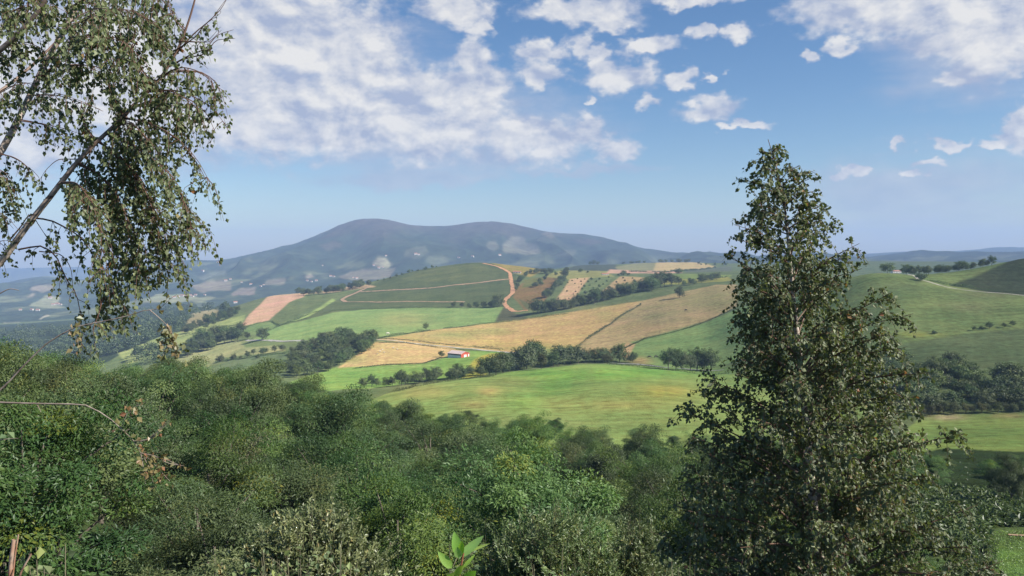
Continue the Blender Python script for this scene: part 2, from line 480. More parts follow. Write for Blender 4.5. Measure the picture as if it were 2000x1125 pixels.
paint([(523,627),(565,592),(600,580),(690,572),(650,583),(610,603),(545,632)], (0.092,0.118,0.05), 850, 1480)
paint([(452,604),(480,586),(524,578),(506,598),(490,612)], (0.092,0.115,0.055), 850, 1480)
paint([(470,640),(500,631),(530,627),(545,636),(510,652),(480,655)], (0.12,0.17,0.065), 750, 1200)
paint([(520,580),(560,566),(720,556),(735,560),(640,572),(560,576)], (0.34,0.25,0.15), 1000, 1480)
paint([(495,662),(560,632),(615,605),(648,583),(655,586),(605,617),(535,640),(520,665)], (0.19,0.25,0.085), 750, 1300)
paint([(500,662),(530,642),(650,610),(720,604),(830,601),(985,600),(965,630),(850,643),(735,662),(600,668)], (0.155,0.225,0.08), 620, 1000)
soft(790, 625, 60, 14, (0.28,0.24,0.10), 0.5)
# stubble and pasture on the right shoulder
paint([(735,663),(850,644),(960,631),(1040,621),(1250,588),(1245,602),(1128,677),(1085,681),(990,688),(800,670)], TAN, 540, 1000)
soft(880, 655, 80, 10, (0.19,0.23,0.08), 0.7); soft(1050, 680, 70, 8, (0.24,0.25,0.07), 0.7); soft(1010, 668, 130, 10, (0.46,0.31,0.12), 0.5)
paint([(1125,680),(1250,588),(1400,556),(1440,556),(1440,598),(1385,626),(1260,660),(1190,695),(1150,695)], TAN2, 500, 1000)
soft(1280, 620, 60, 22, (0.20,0.185,0.09), 0.7); soft(1370, 590, 60, 16, (0.19,0.20,0.08), 0.6); soft(1240, 640, 90, 14, (0.36,0.25,0.12), 0.5)
paint([(1215,672),(1260,661),(1385,627),(1450,600),(1640,560),(1640,735),(1290,716),(1240,703)], (0.145,0.215,0.075), 420, 800)
paint([(1200,690),(1225,668),(1240,672),(1225,700)], (0.36,0.25,0.13), 420, 700)
soft(1252, 704, 22, 8, (0.30,0.22,0.10), 0.9)
soft(960, 645, 50, 8, (0.25,0.25,0.09), 0.6); soft(1180, 615, 40, 10, (0.27,0.25,0.09), 0.6); soft(1140, 600, 60, 6, (0.26,0.23,0.10), 0.6); soft(1400, 575, 40, 12, (0.22,0.21,0.09), 0.6)
# barn fields
paint([(655,722),(700,690),(735,668),(800,670),(880,679),(905,684),(865,698),(830,709),(740,714)], (0.39,0.285,0.13), 400, 640)
soft(690, 705, 30, 10, (0.21,0.22,0.09), 0.7)
paint([(560,748),(650,719),(740,714),(830,710),(870,698),(905,685),(985,687),(985,712),(940,737),(840,742),(720,760),(640,765)], (0.15,0.235,0.06), 380, 640)
paint([(900,738),(925,702),(955,690),(985,690),(975,712),(940,740)], (0.26,0.25,0.05), 380, 640)
paint([(640,729),(760,716),(850,712),(850,714),(760,719)], (0.22,0.29,0.09), 380, 640)
# knoll meadow in the middle
paint([(700,790),(770,764),(860,744),(960,735),(1040,717),(1150,706),(1260,714),(1400,731),(1560,731),(1690,760),(1760,900),(640,900)], (0.168,0.225,0.072), 135, 425)
soft(1190, 727, 230, 14, (0.13,0.25,0.055), 1.0, 135, 425); soft(1080, 752, 50, 20, (0.13,0.24,0.055), 0.8, 135, 425); soft(1025, 785, 40, 18, (0.14,0.235,0.06), 0.8, 135, 425)
soft(955, 765, 26, 10, (0.36,0.24,0.10), 0.6); soft(925, 790, 40, 12, (0.30,0.22,0.09), 0.5); soft(1180, 790, 110, 12, (0.31,0.25,0.085), 0.5); soft(1300, 765, 60, 16, (0.28,0.24,0.06), 0.8)
soft(830, 765, 60, 14, (0.25,0.22,0.08), 0.7); soft(1000, 745, 60, 14, (0.17,0.18,0.065), 0.7); soft(1060, 830, 160, 16, (0.17,0.21,0.08), 0.8); soft(1130, 735, 120, 10, (0.14,0.27,0.05), 0.6)
# right-hand hill
paint([(1600,500),(1700,515),(1800,520),(1960,510),(2300,470),(2500,470),(2500,760),(1560,760)], (0.155,0.20,0.072), 245, 640)
paint([(1600,760),(1600,690),(1760,672),(1830,660),(1900,650),(2000,642),(2500,630),(2500,760)], (0.118,0.15,0.065), 245, 420)
soft(1790, 654, 50, 5, (0.24,0.27,0.06), 0.9, 245); soft(1900, 600, 60, 14, (0.15,0.15,0.075), 0.5, 245); soft(1760, 560, 60, 14, (0.13,0.15,0.07), 0.4, 245); soft(1930, 575, 60, 8, (0.16,0.14,0.08), 0.5, 245)
paint([(1852,557),(1900,541),(1960,515),(2000,496),(2300,450),(2500,440),(2500,640),(2000,577),(1930,570),(1880,562)], (0.052,0.066,0.034), 400, 640)
paint([(1660,520),(1700,515),(1740,521),(1740,533),(1660,535)], (0.28,0.22,0.14), 400, 800)
# right valley meadow, bracken bank, small meadow at the bottom right
paint([(1700,900),(1790,822),(1830,809),(2000,806),(2500,803),(2500,886),(1960,882),(1850,875)], (0.17,0.235,0.065), 130, 243)
soft(1850, 815, 40, 6, (0.36,0.28,0.16), 0.9, 130, 243); soft(1970, 812, 40, 5, (0.28,0.19,0.09), 0.8, 130, 243)
paint([(1780,985),(2500,950),(2500,1060),(1940,1060),(1800,1125)], (0.09,0.13,0.045), 40, 110)
paint([(1940,1140),(1952,1062),(2500,1046),(2500,1600),(1940,1600)], (0.12,0.19,0.05), 25, 66)
# far shoulder
paint([(1105,527),(1125,518),(1150,512),(1200,515),(1212,534),(1150,536)], (0.055,0.07,0.05), 1480, 2500)
paint([(1200,522),(1270,509),(1310,510),(1312,528),(1210,530)], (0.19,0.19,0.09), 1480, 2500)
paint([(1276,528),(1282,511),(1340,508),(1400,520),(1395,524),(1330,528)], (0.38,0.29,0.13), 1480, 2500)
paint([(1182,536),(1190,526),(1240,529),(1330,528),(1335,538)], (0.40,0.25,0.17), 1300, 2500)
paint([(1335,540),(1340,528),(1400,522),(1430,520),(1430,540)], (0.10,0.115,0.075), 1300, 2500)
paint([(1300,545),(1300,535),(1430,537),(1430,546)], (0.15,0.2,0.06), 1000, 1700)
# mountain: heath on top, woods, pale pastures below
mm = YY > 2350
n1 = fbm(XX / 150, YY / 260, 4, 41); n2 = fbm(XX / 60, YY / 110, 3, 45)
wood = np.array((0.03, 0.045, 0.026)); heath = np.array((0.060, 0.055, 0.042)); past = np.array((0.15, 0.165, 0.085))
hgt = np.clip((475 - PYG) / 35 + (n1 - 0.5) * 1.6, 0, 1)[..., None]
n3 = fbm(XX / 26, YY / 50, 3, 61)
c_ = wood * (0.35 + 0.7 * n2[..., None] + 0.8 * n3[..., None])
c_ = c_ * (1 - hgt) + heath * (0.8 + 0.5 * n2[..., None]) * hgt
pa = np.clip((n1 - 0.53) * 9, 0, 1)[..., None] * np.clip((PYG - 490) / 30, 0, 1)[..., None] * np.clip((n2[..., None] - 0.3) * 5, 0, 1)
c_ = c_ * (1 - 0.65 * pa) + past * 0.65 * pa
COLR[mm] = c_[mm]
for poly, c in [
 ([(725,515),(735,502),(752,503),(768,516),(760,524),(738,522)], (0.36,0.33,0.22)),
 ([(985,478),(1000,462),(1025,466),(1028,476),(1050,478),(1062,495),(1030,500),(985,492)], (0.20,0.19,0.13)),
 ([(948,482),(955,470),(970,470),(976,485),(962,490)], (0.15,0.15,0.10)),
 ([(1060,458),(1070,452),(1082,462),(1075,467)], (0.16,0.14,0.10)),
 ([(655,540),(700,528),(770,524),(765,540),(700,550)], (0.22,0.19,0.13)),
 ([(785,500),(795,487),(830,480),(840,492),(815,505)], (0.15,0.16,0.10)),
 ([(830,510),(840,498),(870,502),(880,512),(850,518)], (0.14,0.16,0.10)),
 ([(370,560),(400,550),(450,548),(450,566),(400,572)], (0.21,0.18,0.13)),
 ([(450,573),(470,563),(505,560),(500,575),(455,578)], (0.22,0.18,0.14)),
 ([(515,556),(520,546),(560,542),(558,554)], (0.20,0.18,0.13)),
 ([(385,540),(440,528),(445,536),(400,548)], (0.13,0.15,0.1)),
 ([(595,542),(608,534),(612,540),(600,545)], (0.28,0.24,0.18)),
 ([(620,480),(655,472),(668,478),(640,492)], (0.10,0.085,0.06)),
 ([(60,565),(75,557),(110,558),(100,570),(80,572)], (0.26,0.22,0.16)),
 ([(50,580),(70,573),(68,580)], (0.30,0.25,0.19)),
 ([(70,590),(90,578),(120,580),(110,596),(130,600),(100,604),(60,598)], (0.26,0.27,0.16)),
 ([(280,590),(300,575),(350,575),(420,582),(410,588),(320,592)], (0.24,0.25,0.14)),
 ([(75,624),(95,616),(100,618),(80,625)], (0.38,0.36,0.26)),
 ([(0,638),(10,628),(40,630),(35,640),(5,642)], (0.28,0.25,0.19)),
 ([(930,525),(950,515),(1000,515),(1040,510),(1060,520),(1000,527)], (0.13,0.145,0.09)),
 ([(1080,500),(1105,487),(1130,490),(1120,500)], (0.11,0.12,0.085)),
 ([(1110,470),(1160,466),(1180,474),(1150,480)], (0.075,0.06,0.05)),
 ([(1690,518),(1780,503),(1860,500),(1840,508),(1740,520)], (0.14,0.15,0.09)),
 ([(1880,505),(1960,496),(2000,498),(1940,506)], (0.14,0.15,0.09)),
]:
    paint(poly, tuple(q * .9 for q in c), 2350, 14000, 0.72)
for _ in range(2):                                  # crops and margins grow into each other a little
    COLR[1:-1] = .25 * COLR[:-2] + .5 * COLR[1:-1] + .25 * COLR[2:]
    COLR[:, 1:-1] = .25 * COLR[:, :-2] + .5 * COLR[:, 1:-1] + .25 * COLR[:, 2:]
COLR *= (0.88 + 0.24 * fbm(XX / (YY * 0.008 + 0.5), YY / (YY * 0.02 + 0.5), 4, 77))[..., None]

def terrain_mat(name, fine):
    m, t = mat(name)
    a = N(t, 'ShaderNodeAttribute', attribute_name='cover')
    g = N(t, 'ShaderNodeNewGeometry')
    outs = []
    for sc, det in ((0.035, 5), (0.35, 6), (2.2, 4)) if fine else ((0.004, 5), (0.02, 6), (0.06, 4)):
        n = N(t, 'ShaderNodeTexNoise')
        n.inputs['Scale'].default_value = sc
        n.inputs['Detail'].default_value = det
        n.inputs['Roughness'].default_value = 0.62
        t.links.new(g.outputs['Position'], n.inputs['Vector'])
        outs.append(n.outputs[0])
    v = math_node(t, 'MULTIPLY_ADD', math_node(t, 'SUBTRACT', outs[0], 0.5), 0.9, 1.0)
    v = math_node(t, 'MULTIPLY_ADD', math_node(t, 'SUBTRACT', outs[1], 0.5), 1.5, v)
    if fine:                                            # mowing and drilling lines
        mp = N(t, 'ShaderNodeMapping')
        mp.inputs['Rotation'].default_value = (0, 0, 0.35)
        mp.inputs['Scale'].default_value = (0.012, 0.33, 0.05)
        t.links.new(g.outputs['Position'], mp.inputs[0])
        ln = N(t, 'ShaderNodeTexNoise')
        ln.inputs['Scale'].default_value = 1.0
        ln.inputs['Detail'].default_value = 3
        t.links.new(mp.outputs[0], ln.inputs['Vector'])
        v = math_node(t, 'MULTIPLY_ADD', math_node(t, 'SUBTRACT', ln.outputs[0], 0.5), 0.75, v)
    v = math_node(t, 'MULTIPLY_ADD', math_node(t, 'SUBTRACT', outs[2], 0.5), 0.7, v)
    hs = N(t, 'ShaderNodeHueSaturation')
    t.links.new(a.outputs['Color'], hs.inputs['Color'])
    t.links.new(math_node(t, 'MAXIMUM', v, 0.35), hs.inputs['Value'])
    t.links.new(math_node(t, 'MULTIPLY_ADD', math_node(t, 'SUBTRACT', outs[1], outs[0]), 0.10, 0.5), hs.inputs['Hue'])
    d = N(t, 'ShaderNodeBsdfDiffuse')
    d.inputs['Roughness'].default_value = 1.0
    t.links.new(hs.outputs[0], d.inputs[0])
    bn = N(t, 'ShaderNodeBump')
    bn.inputs['Strength'].default_value = 0.5
    bn.inputs['Distance'].default_value = 0.5 if fine else 12.0
    t.links.new(math_node(t, 'ADD', outs[1], outs[2]) if fine else outs[1], bn.inputs['Height'])
    t.links.new(bn.outputs[0], d.inputs['Normal'])
    finish(t, d.outputs[0])
    return m
def grid_mesh(name, r0, r1, m):
    P = np.stack([XX[r0:r1+1], YY[r0:r1+1], Z[r0:r1+1]], -1).reshape(-1, 3).astype(np.float32)
    nr = r1 - r0 + 1
    i = (np.arange(nr - 1)[:, None] * NU + np.arange(NU - 1)[None]).ravel()
    fc = np.stack([i, i + 1, i + NU + 1, i + NU], -1)
    me = mesh_np(name, P, fc, [m], smooth=True)
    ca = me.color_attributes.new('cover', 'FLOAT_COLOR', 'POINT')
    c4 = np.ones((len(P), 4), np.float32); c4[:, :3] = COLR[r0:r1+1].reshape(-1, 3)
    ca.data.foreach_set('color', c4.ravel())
    return me
def mesh_np(name, V, Fc, mats, smooth=False, midx=None, tint=None):
    """V (n,3); Fc (m,k) all faces of one size"""
    me = bpy.data.meshes.new(name)
    V = np.ascontiguousarray(V, np.float32); Fc = np.ascontiguousarray(Fc, np.int32)
    k = Fc.shape[1]
    me.vertices.add(len(V)); me.vertices.foreach_set('co', V.ravel())
    me.loops.add(Fc.size); me.loops.foreach_set('vertex_index', Fc.ravel())
    me.polygons.add(len(Fc))
    me.polygons.foreach_set('loop_start', np.arange(0, Fc.size, k, dtype=np.int32))
    try: me.polygons.foreach_set('loop_total', np.full(len(Fc), k, np.int32))
    except Exception: pass
    for q in mats: me.materials.append(q)
    if midx is not None: me.polygons.foreach_set('material_index', np.ascontiguousarray(midx, np.int32))
    me.polygons.foreach_set('use_smooth', np.full(len(Fc), smooth, bool))
    me.update(calc_edges=True)
    if tint is not None:
        at_ = me.attributes.new('tint', 'FLOAT', 'POINT')
        at_.data.foreach_set('value', np.ascontiguousarray(tint, np.float32))
    return me
R1 = int(np.searchsorted(YR, 2400)); R2 = int(np.searchsorted(YR, 5250))
M_ground = terrain_mat('farmland', True); M_far = terrain_mat('mountainside', False)
tag(link('hills', grid_mesh('hills', 0, R1, M_ground)), 'rolling patchwork of green meadows, stubble fields and bracken hills', kind='structure')
tag(link('mountain', grid_mesh('mountain', R1, R2, M_far)), 'long blue mountain with two rounded summits behind the farmland', kind='structure')
tag(link('far_hills', grid_mesh('far_hills', R2, NY - 1, M_far)), 'faint blue low hills at the horizon behind the mountain', kind='structure')

# ------------------------------------------------------------------ tracks and roads: strips laid on the ground
def strip(name, pts, width, m, label, ymin, ymax, lift=0.12, ragged=0.4, seed=1):
    P = np.array([hit(px, py, ymin, ymax) for px, py in pts])
    d = np.r_[0, np.cumsum(np.linalg.norm(np.diff(P[:, :2], axis=0), axis=1))]
    n = max(8, int(d[-1] / 1.5))
    s = np.linspace(0, d[-1], n)
    x = gsm(np.interp(s, d, P[:, 0]), 3); y = gsm(np.interp(s, d, P[:, 1]), 3)
    tx = np.gradient(x); ty = np.gradient(y); l = np.hypot(tx, ty) + 1e-9
    nx, ny = -ty / l, tx / l
    V = []
    K = 5
    for k in range(K):
        o = (k / (K - 1) - 0.5) * width
        j = (vnoise(s / 4.0, s * 0 + k * 9.1, seed) - 0.5) * width * ragged * (1 if k in (0, K - 1) else 0)
        xx, yy_ = x + nx * (o + j), y + ny * (o + j)
        V.append(np.stack([xx, yy_, zg(xx, yy_) + lift], -1))
    V = np.stack(V, 1).reshape(-1, 3)
    i = (np.arange(n - 1)[:, None] * K + np.arange(K - 1)[None]).ravel()
    me = mesh_np(name, V, np.stack([i, i + 1, i + K + 1, i + K], -1), [m], smooth=True)
    return tag(link(name, me), label, kind='structure')
M_dirt = noisy_mat('red_earth', (0.36, 0.175, 0.08), (0.54, 0.30, 0.155), 0.25, 6, 1.0)
M_dirt2 = noisy_mat('dry_earth', (0.27, 0.17, 0.10), (0.38, 0.255, 0.16), 0.25, 6, 1.0)
M_lane = noisy_mat('gravel_lane', (0.33, 0.31, 0.27), (0.50, 0.47, 0.42), 0.3, 6, 1.0)
M_tar = noisy_mat('old_tarmac', (0.17, 0.17, 0.17), (0.27, 0.27, 0.26), 0.4, 6, 0.9)
strip('dirt_track', [(943,514),(965,519),(985,526),(996,533),(998,545),(1001,562),(1002,571),(990,583),(984,590),(990,600),(1005,609),(1022,617),(1034,623)], 5.6, M_dirt, 'red earth track winding down the big bracken hill', 850, 1500, 0.3)
strip('dirt_track', [(997,545),(960,549),(900,556),(850,562),(780,566),(700,570)], 7, M_dirt2, 'upper pale track contouring across the dark bracken hill', 900, 1480, 0.3)
strip('dirt_track', [(910,590),(860,590),(760,590),(675,590),(668,585),(680,578),(720,561)], 6, M_dirt2, 'lower track hooking round the left end of bracken hill', 850, 1480, 0.3)
strip('farm_road', [(728,664),(790,668),(850,675),(920,681),(985,687),(1010,690)], 3.6, M_lane, 'pale gravel lane running above the red barn', 480, 700, 0.12)
strip('farm_road', [(1190,708),(1250,712),(1290,717),(1350,722),(1420,724)], 3.4, M_tar, 'grey lane behind the bright knoll meadow', 380, 520, 0.15)
strip('farm_road', [(480,665),(520,665),(600,666)], 4, M_lane, 'pale lane passing the lone round tree', 560, 1000, 0.2)
strip('hill_track', [(1795,546),(1830,556),(1880,566),(1930,571),(1985,576),(2060,582)], 1.7, M_lane, 'pale track along the foot of dark right hill', 380, 560, 0.12)
strip('hill_track', [(1740,531),(1770,534),(1795,546)], 1.7, M_lane, 'short track from farmhouse to the lone oak', 380, 560, 0.12)
strip('footpath', [(1948,1044),(1975,1046),(2010,1047),(2080,1050)], 0.6, M_dirt2, 'sandy footpath above the little meadow at bottom right', 45, 90, 0.06)
# ------------------------------------------------------------------ plants: leaves, stems, crowns
def unit(v):
    return v / (np.linalg.norm(v, axis=-1, keepdims=True) + 1e-9)
def leaf_arrays(P, D, Nn, L, Wd, fold=0.22):
    D = unit(D); Sd = unit(np.cross(D, Nn)); Nn = np.cross(Sd, D)
    L = np.asarray(L)[:, None] * np.ones((len(P), 1)); Wd = np.asarray(Wd)[:, None] * np.ones((len(P), 1))
    mid = P + D * L * 0.42 + Nn * Wd * fold
    V = np.stack([P, mid + Sd * Wd * 0.5, P + D * L, mid - Sd * Wd * 0.5], 1).reshape(-1, 3)
    b = np.arange(len(P))[:, None] * 4
    T = np.concatenate([b + np.array([[0, 2, 1]]), b + np.array([[0, 3, 2]])], 1).reshape(-1, 3)
    return V, T
def tubes(paths, sides=6):
    Vs, Fs, n0 = [], [], 0
    for pts, rad in paths:
        pts = np.asarray(pts, float); rad = np.asarray(rad, float)
        t = unit(np.gradient(pts, axis=0))
        ref = np.array((0.0, 0, 1.0)) if abs(t[0][2]) < 0.8 else np.array((1.0, 0, 0))
        a = unit(np.cross(t, ref)); b = np.cross(t, a)
        k = sides if np.max(rad) > 0.012 else 4
        th = np.arange(k) * 2 * pi / k
        ring = pts[:, None] + rad[:, None, None] * (a[:, None] * np.cos(th)[None, :, None] + b[:, None] * np.sin(th)[None, :, None])
        Vs.append(ring.reshape(-1, 3))
        n = len(pts)
        i = np.arange(n - 1)[:, None] * k; j = np.arange(k)[None]; j2 = (j + 1) % k
        Fs.append(np.stack([i + j, i + j2, i + k + j2, i + k + j], -1).reshape(-1, 4) + n0)
        n0 += n * k
    return np.concatenate(Vs), np.concatenate(Fs)
def curve(ctrl, n=10):
    """smooth path through control points"""
    c = np.asarray(ctrl, float)
    d = np.r_[0, np.cumsum(np.linalg.norm(np.diff(c, axis=0), axis=1))]
    if len(c) == 2:
        return c[0] + np.linspace(0, 1, n)[:, None] * (c[1] - c[0])
    return pchip(d, c, np.linspace(0, d[-1] * 0.99999, n))
def rdir(rng, n):
    return unit(rng.normal(size=(n, 3)))

BARK = noisy_mat('bark', (0.06, 0.05, 0.04), (0.17, 0.15, 0.125), 6, 6, 1.0, stretch=(1, 1, 0.2))
BARK_PALE = noisy_mat('pale_bark', (0.22, 0.20, 0.17), (0.36, 0.34, 0.30), 5, 6, 1.0, stretch=(1, 1, 0.25))
def birch_bark():
    m, t = mat('birch_bark')
    tcn = N(t, 'ShaderNodeTexCoord')
    mp = N(t, 'ShaderNodeMapping'); mp.inputs['Scale'].default_value = (1, 1, 6)
    t.links.new(tcn.outputs['Object'], mp.inputs[0])
    n = N(t, 'ShaderNodeTexNoise'); n.inputs['Scale'].default_value = 5; n.inputs['Detail'].default_value = 6
    t.links.new(mp.outputs[0], n.inputs['Vector'])
    c = ramp(t, n.outputs[0], [(0.36, (0.06, 0.05, 0.045)), (0.44, (0.38, 0.33, 0.29)), (0.7, (0.54, 0.49, 0.44))])
    rd = N(t, 'ShaderNodeAttribute', attribute_name='tint')      # thin young wood is red-brown
    mx_ = N(t, 'ShaderNodeMix', data_type='RGBA')
    t.links.new(rd.outputs['Fac'], mx_.inputs[0])
    t.links.new(c, mx_.inputs[6]); mx_.inputs[7].default_value = (0.11, 0.06, 0.042, 1)
    b = N(t, 'ShaderNodeBsdfPrincipled'); b.inputs['Roughness'].default_value = 0.7
    t.links.new(mx_.outputs[2], b.inputs['Base Color'])
    finish(t, b.outputs[0])
    return m
BIRCH_BARK = birch_bark()
LF_LOCUST = leaf_mat('locust_leaf', [(0.0, (0.042, 0.088, 0.032)), (0.5, (0.086, 0.155, 0.05)), (0.85, (0.14, 0.205, 0.058)), (1.0, (0.20, 0.22, 0.04))], 0.30, 0.02, vary=.42)
LF_OAK = leaf_mat('oak_leaf', [(0.0, (0.042, 0.068, 0.030)), (0.5, (0.078, 0.118, 0.046)), (1.0, (0.12, 0.15, 0.05))], 0.2, 0.02, vary=.3)
LF_THORN = leaf_mat('thorn_leaf', [(0.0, (0.045, 0.058, 0.026)), (0.5, (0.082, 0.098, 0.040)), (1.0, (0.15, 0.145, 0.06))], 0.22, 0.02, vary=.3)
LF_FAR = leaf_mat('hedgerow_leaf', [(0.0, (0.040, 0.068, 0.026)), (0.5, (0.082, 0.122, 0.042)), (1.0, (0.15, 0.19, 0.065))], 0.15, 0.03, vary=0.3)
LF_WILLOW = leaf_mat('willow_leaf', [(0.0, (0.075, 0.115, 0.045)), (0.5, (0.145, 0.20, 0.082)), (0.9, (0.24, 0.29, 0.12)), (1.0, (0.27, 0.24, 0.07))], 0.25, 0.05, vary=0.12)
LF_BIRCH = leaf_mat('birch_leaf', [(0.0, (0.066, 0.090, 0.040)), (0.55, (0.116, 0.146, 0.053)), (0.93, (0.195, 0.225, 0.075)), (0.955, (0.20, 0.15, 0.04)), (1.0, (0.38, 0.12, 0.035))], 0.33, 0.045, 0.6, vary=0.05)
LF_BROAD = leaf_mat('poplar_leaf', [(0.0, (0.07, 0.12, 0.05)), (0.6, (0.14, 0.21, 0.09)), (0.95, (0.22, 0.30, 0.08)), (1.0, (0.40, 0.16, 0.05))], 0.3, 0.02, 0.6, vary=0.08)
LF_YOUNG = leaf_mat('young_leaf', [(0.0, (0.14, 0.28, 0.05)), (1.0, (0.33, 0.52, 0.09))], 0.5, 0.05, vary=0.02)
LF_FERN = leaf_mat('bracken_frond', [(0.0, (0.045, 0.075, 0.025)), (0.6, (0.085, 0.14, 0.04)), (1.0, (0.2, 0.19, 0.06))], 0.25, 0.03, vary=0.05)
LF_DEAD = leaf_mat('withered_leaf', [(0.0, (0.10, 0.13, 0.04)), (0.5, (0.19, 0.17, 0.06)), (1.0, (0.26, 0.13, 0.06))], 0.25, 0.04, vary=0.05)

def crown_geo(rng, H, R, nlimb, nfill, per, lf, wf, flat, base=0.2, spread=0.24, droop=0.2, upn=0.9, outn=.75, tsd=.13, jit=.36):
    ctr = np.array((0, 0, H * (0.5 + base / 2))); rad = np.array((R, R, H * (1 - base) / 2))
    top = np.array((rng.normal(0, 0.04 * H), rng.normal(0, 0.04 * H), H * 0.72))
    trunk = curve([(0, 0, -0.6), (rng.normal(0, .015 * H), 0, H * .2), top * (1, 1, .6), top], 9)
    paths = [(trunk, np.linspace(0.022 * H, 0.006 * H, 9))]
    cl = []
    for i in range(nlimb):
        ph = i * 2.4 + rng.uniform(-.5, .5)
        zz = rng.uniform(-0.45, 0.98)
        d = np.array((cos(ph) * sqrt(1 - zz * zz), sin(ph) * sqrt(1 - zz * zz), zz))
        e = ctr + d * rad * rng.uniform(0.62, 1.0)
        s = trunk[int(np.clip((e[2] / H - 0.25) * 9 + rng.uniform(-1, .5), 2, 7))]
        mid = (s + e) / 2 + np.array((0, 0, 0.07 * H))
        pth = curve([s, mid, e], 7)
        paths.append((pth, np.linspace(0.009 * H, 0.0022 * H, 7)))
        rc = R * rng.uniform(.75, 1.3) * spread
        cl.append((e, rc, rng.normal(.5, tsd)))
        for k in range(3):
            q = pth[int(rng.integers(3, 7))] + rng.normal(size=3) * R * 0.17
            cl.append((q, rc * rng.uniform(.7, 1.1), rng.normal(.5, tsd)))
    for i in range(nfill):
        d = rdir(rng, 1)[0]; d[2] = abs(d[2]) * 1.1 - 0.35
        cl.append((ctr + d * rad * rng.uniform(.55, .95), R * rng.uniform(.6, 1.1) * spread, rng.normal(.5, .14)))
    P, D, Nn, T = [], [], [], []
    for c, rc, tb in cl:
        n = int(per * rng.uniform(.7, 1.3))
        d = rdir(rng, n); r = rng.uniform(0, 1, n) ** 0.45
        p = d * r[:, None] * rc
        p[:, 2] *= flat
        p[:, 2] -= droop * (p[:, 0] ** 2 + p[:, 1] ** 2) / rc
        out = unit(c - ctr)
        P.append(c + p)
        D.append(unit(d * (1, 1, .4)) * .8 + rng.normal(size=(n, 3)) * .5 + np.array((0, 0, -.25)))
        Nn.append(np.array((0, 0, upn * .6)) + out * outn + d * .55 + rng.normal(size=(n, 3)) * jit)
        T.append(np.clip(tb + rng.normal(0, .09, n), 0, 1))
    P = np.concatenate(P); D = np.concatenate(D); Nn = np.concatenate(Nn); T = np.concatenate(T)
    L = lf * rng.uniform(.65, 1.25, len(P))
    V, Tr = leaf_arrays(P, D, Nn, L, L * wf)
    return paths, V, Tr, np.repeat(T, 4)
def near_proto(name, seed, leafm, barkm, **k):
    rng = np.random.default_rng(seed)
    paths, V, T, tint = crown_geo(rng, **k)
    tv, tf = tubes(paths)
    return dict(H=k['H'], crown=mesh_np(name + '_crown', V, T, [leafm], tint=tint), trunk=mesh_np(name + '_trunk', tv, tf, [barkm], smooth=True))
def far_proto(name, seed, leafm, barkm, **k):
    rng = np.random.default_rng(seed)
    paths, V, T, tint = crown_geo(rng, **k)
    tv, tf = tubes(paths[:1] + paths[1:5], 5)
    tq = np.concatenate([tf[:, [0, 1, 2]], tf[:, [0, 2, 3]]])
    me = mesh_np(name, np.concatenate([V, tv]), np.concatenate([T, tq + len(V)]), [leafm, barkm],
                 midx=np.r_[np.zeros(len(T)), np.ones(len(tq))], tint=np.r_[tint, np.zeros(len(tv))])
    return dict(H=k['H'], mesh=me)
def plant_tree(proto, name, loc, h, rz, label, cat='tree', group=None, wid=1.0):
    s = h / proto['H']
    if 'mesh' in proto:
        o = link(name, proto['mesh'], None, loc, rz, (s * wid, s * wid, s))
        return tag(o, label, cat, group)
    r = empty(name, loc, rz, (s * wid, s * wid, s))
    link('trunk', proto['trunk'], r); link('crown', proto['crown'], r)
    return tag(r, label, cat, group)

RND = random.Random(4)
# ---- hedgerow and copse trees of the middle distance
FT = [far_proto('round_far_tree', 11, LF_FAR, BARK, H=10, R=4.4, nlimb=13, nfill=26, per=34, lf=.62, wf=.62, flat=.75, base=.06, spread=.34),
      far_proto('broad_far_tree', 12, LF_FAR, BARK, H=9, R=5.0, nlimb=14, nfill=30, per=34, lf=.6, wf=.6, flat=.62, base=.08, spread=.30),
      far_proto('tall_far_tree', 13, LF_FAR, BARK, H=11, R=3.6, nlimb=13, nfill=24, per=36, lf=.55, wf=.65, flat=.9, base=.08, spread=.36),
      far_proto('loose_far_tree', 14, LF_OAK, BARK, H=10, R=4.6, nlimb=15, nfill=14, per=40, lf=.5, wf=.6, flat=.6, base=.16, spread=.27),
      far_proto('pale_far_tree', 15, LF_THORN, BARK, H=9, R=3.8, nlimb=12, nfill=22, per=40, lf=.5, wf=.55, flat=.85, base=.03, spread=.33)]
FBUSH = far_proto('far_bush', 16, LF_FAR, BARK, H=3, R=1.9, nlimb=9, nfill=16, per=26, lf=.34, wf=.6, flat=.75, base=.0, spread=.36)
FBUSH2 = far_proto('far_pale_bush', 17, LF_THORN, BARK, H=3, R=1.9, nlimb=9, nfill=16, per=26, lf=.34, wf=.6, flat=.75, base=.0, spread=.36)
def ft(px, py, hpx, label, group=None, name='hedgerow_tree', ymin=240, ymax=2400, k=None, wid=1.0, cat='tree'):
    p = hit(px, py, ymin, ymax)
    h = hpx / F * p[1] * RND.uniform(.82, 1.16)
    pr = FT[RND.choice((0, 0, 1, 2, 3))] if k is None else (FT + [FBUSH, FBUSH2])[k]
    p[2] -= 0.02 * h
    return plant_tree(pr, name, p, h, RND.uniform(0, 6.28), label, cat, group, wid)
def row(pts, n, h0, h1, label, group, jx=6, jy=1.8, **kw):
    d = np.r_[0, np.cumsum(np.hypot(*np.diff(np.array(pts, float), axis=0).T))]
    for s in np.linspace(0, d[-1], n):
        x = np.interp(s, d, [p[0] for p in pts]) + RND.uniform(-jx, jx)
        y = np.interp(s, d, [p[1] for p in pts]) + RND.uniform(-jy, jy)
        ft(x, y, RND.uniform(h0, h1), label, group, **kw)
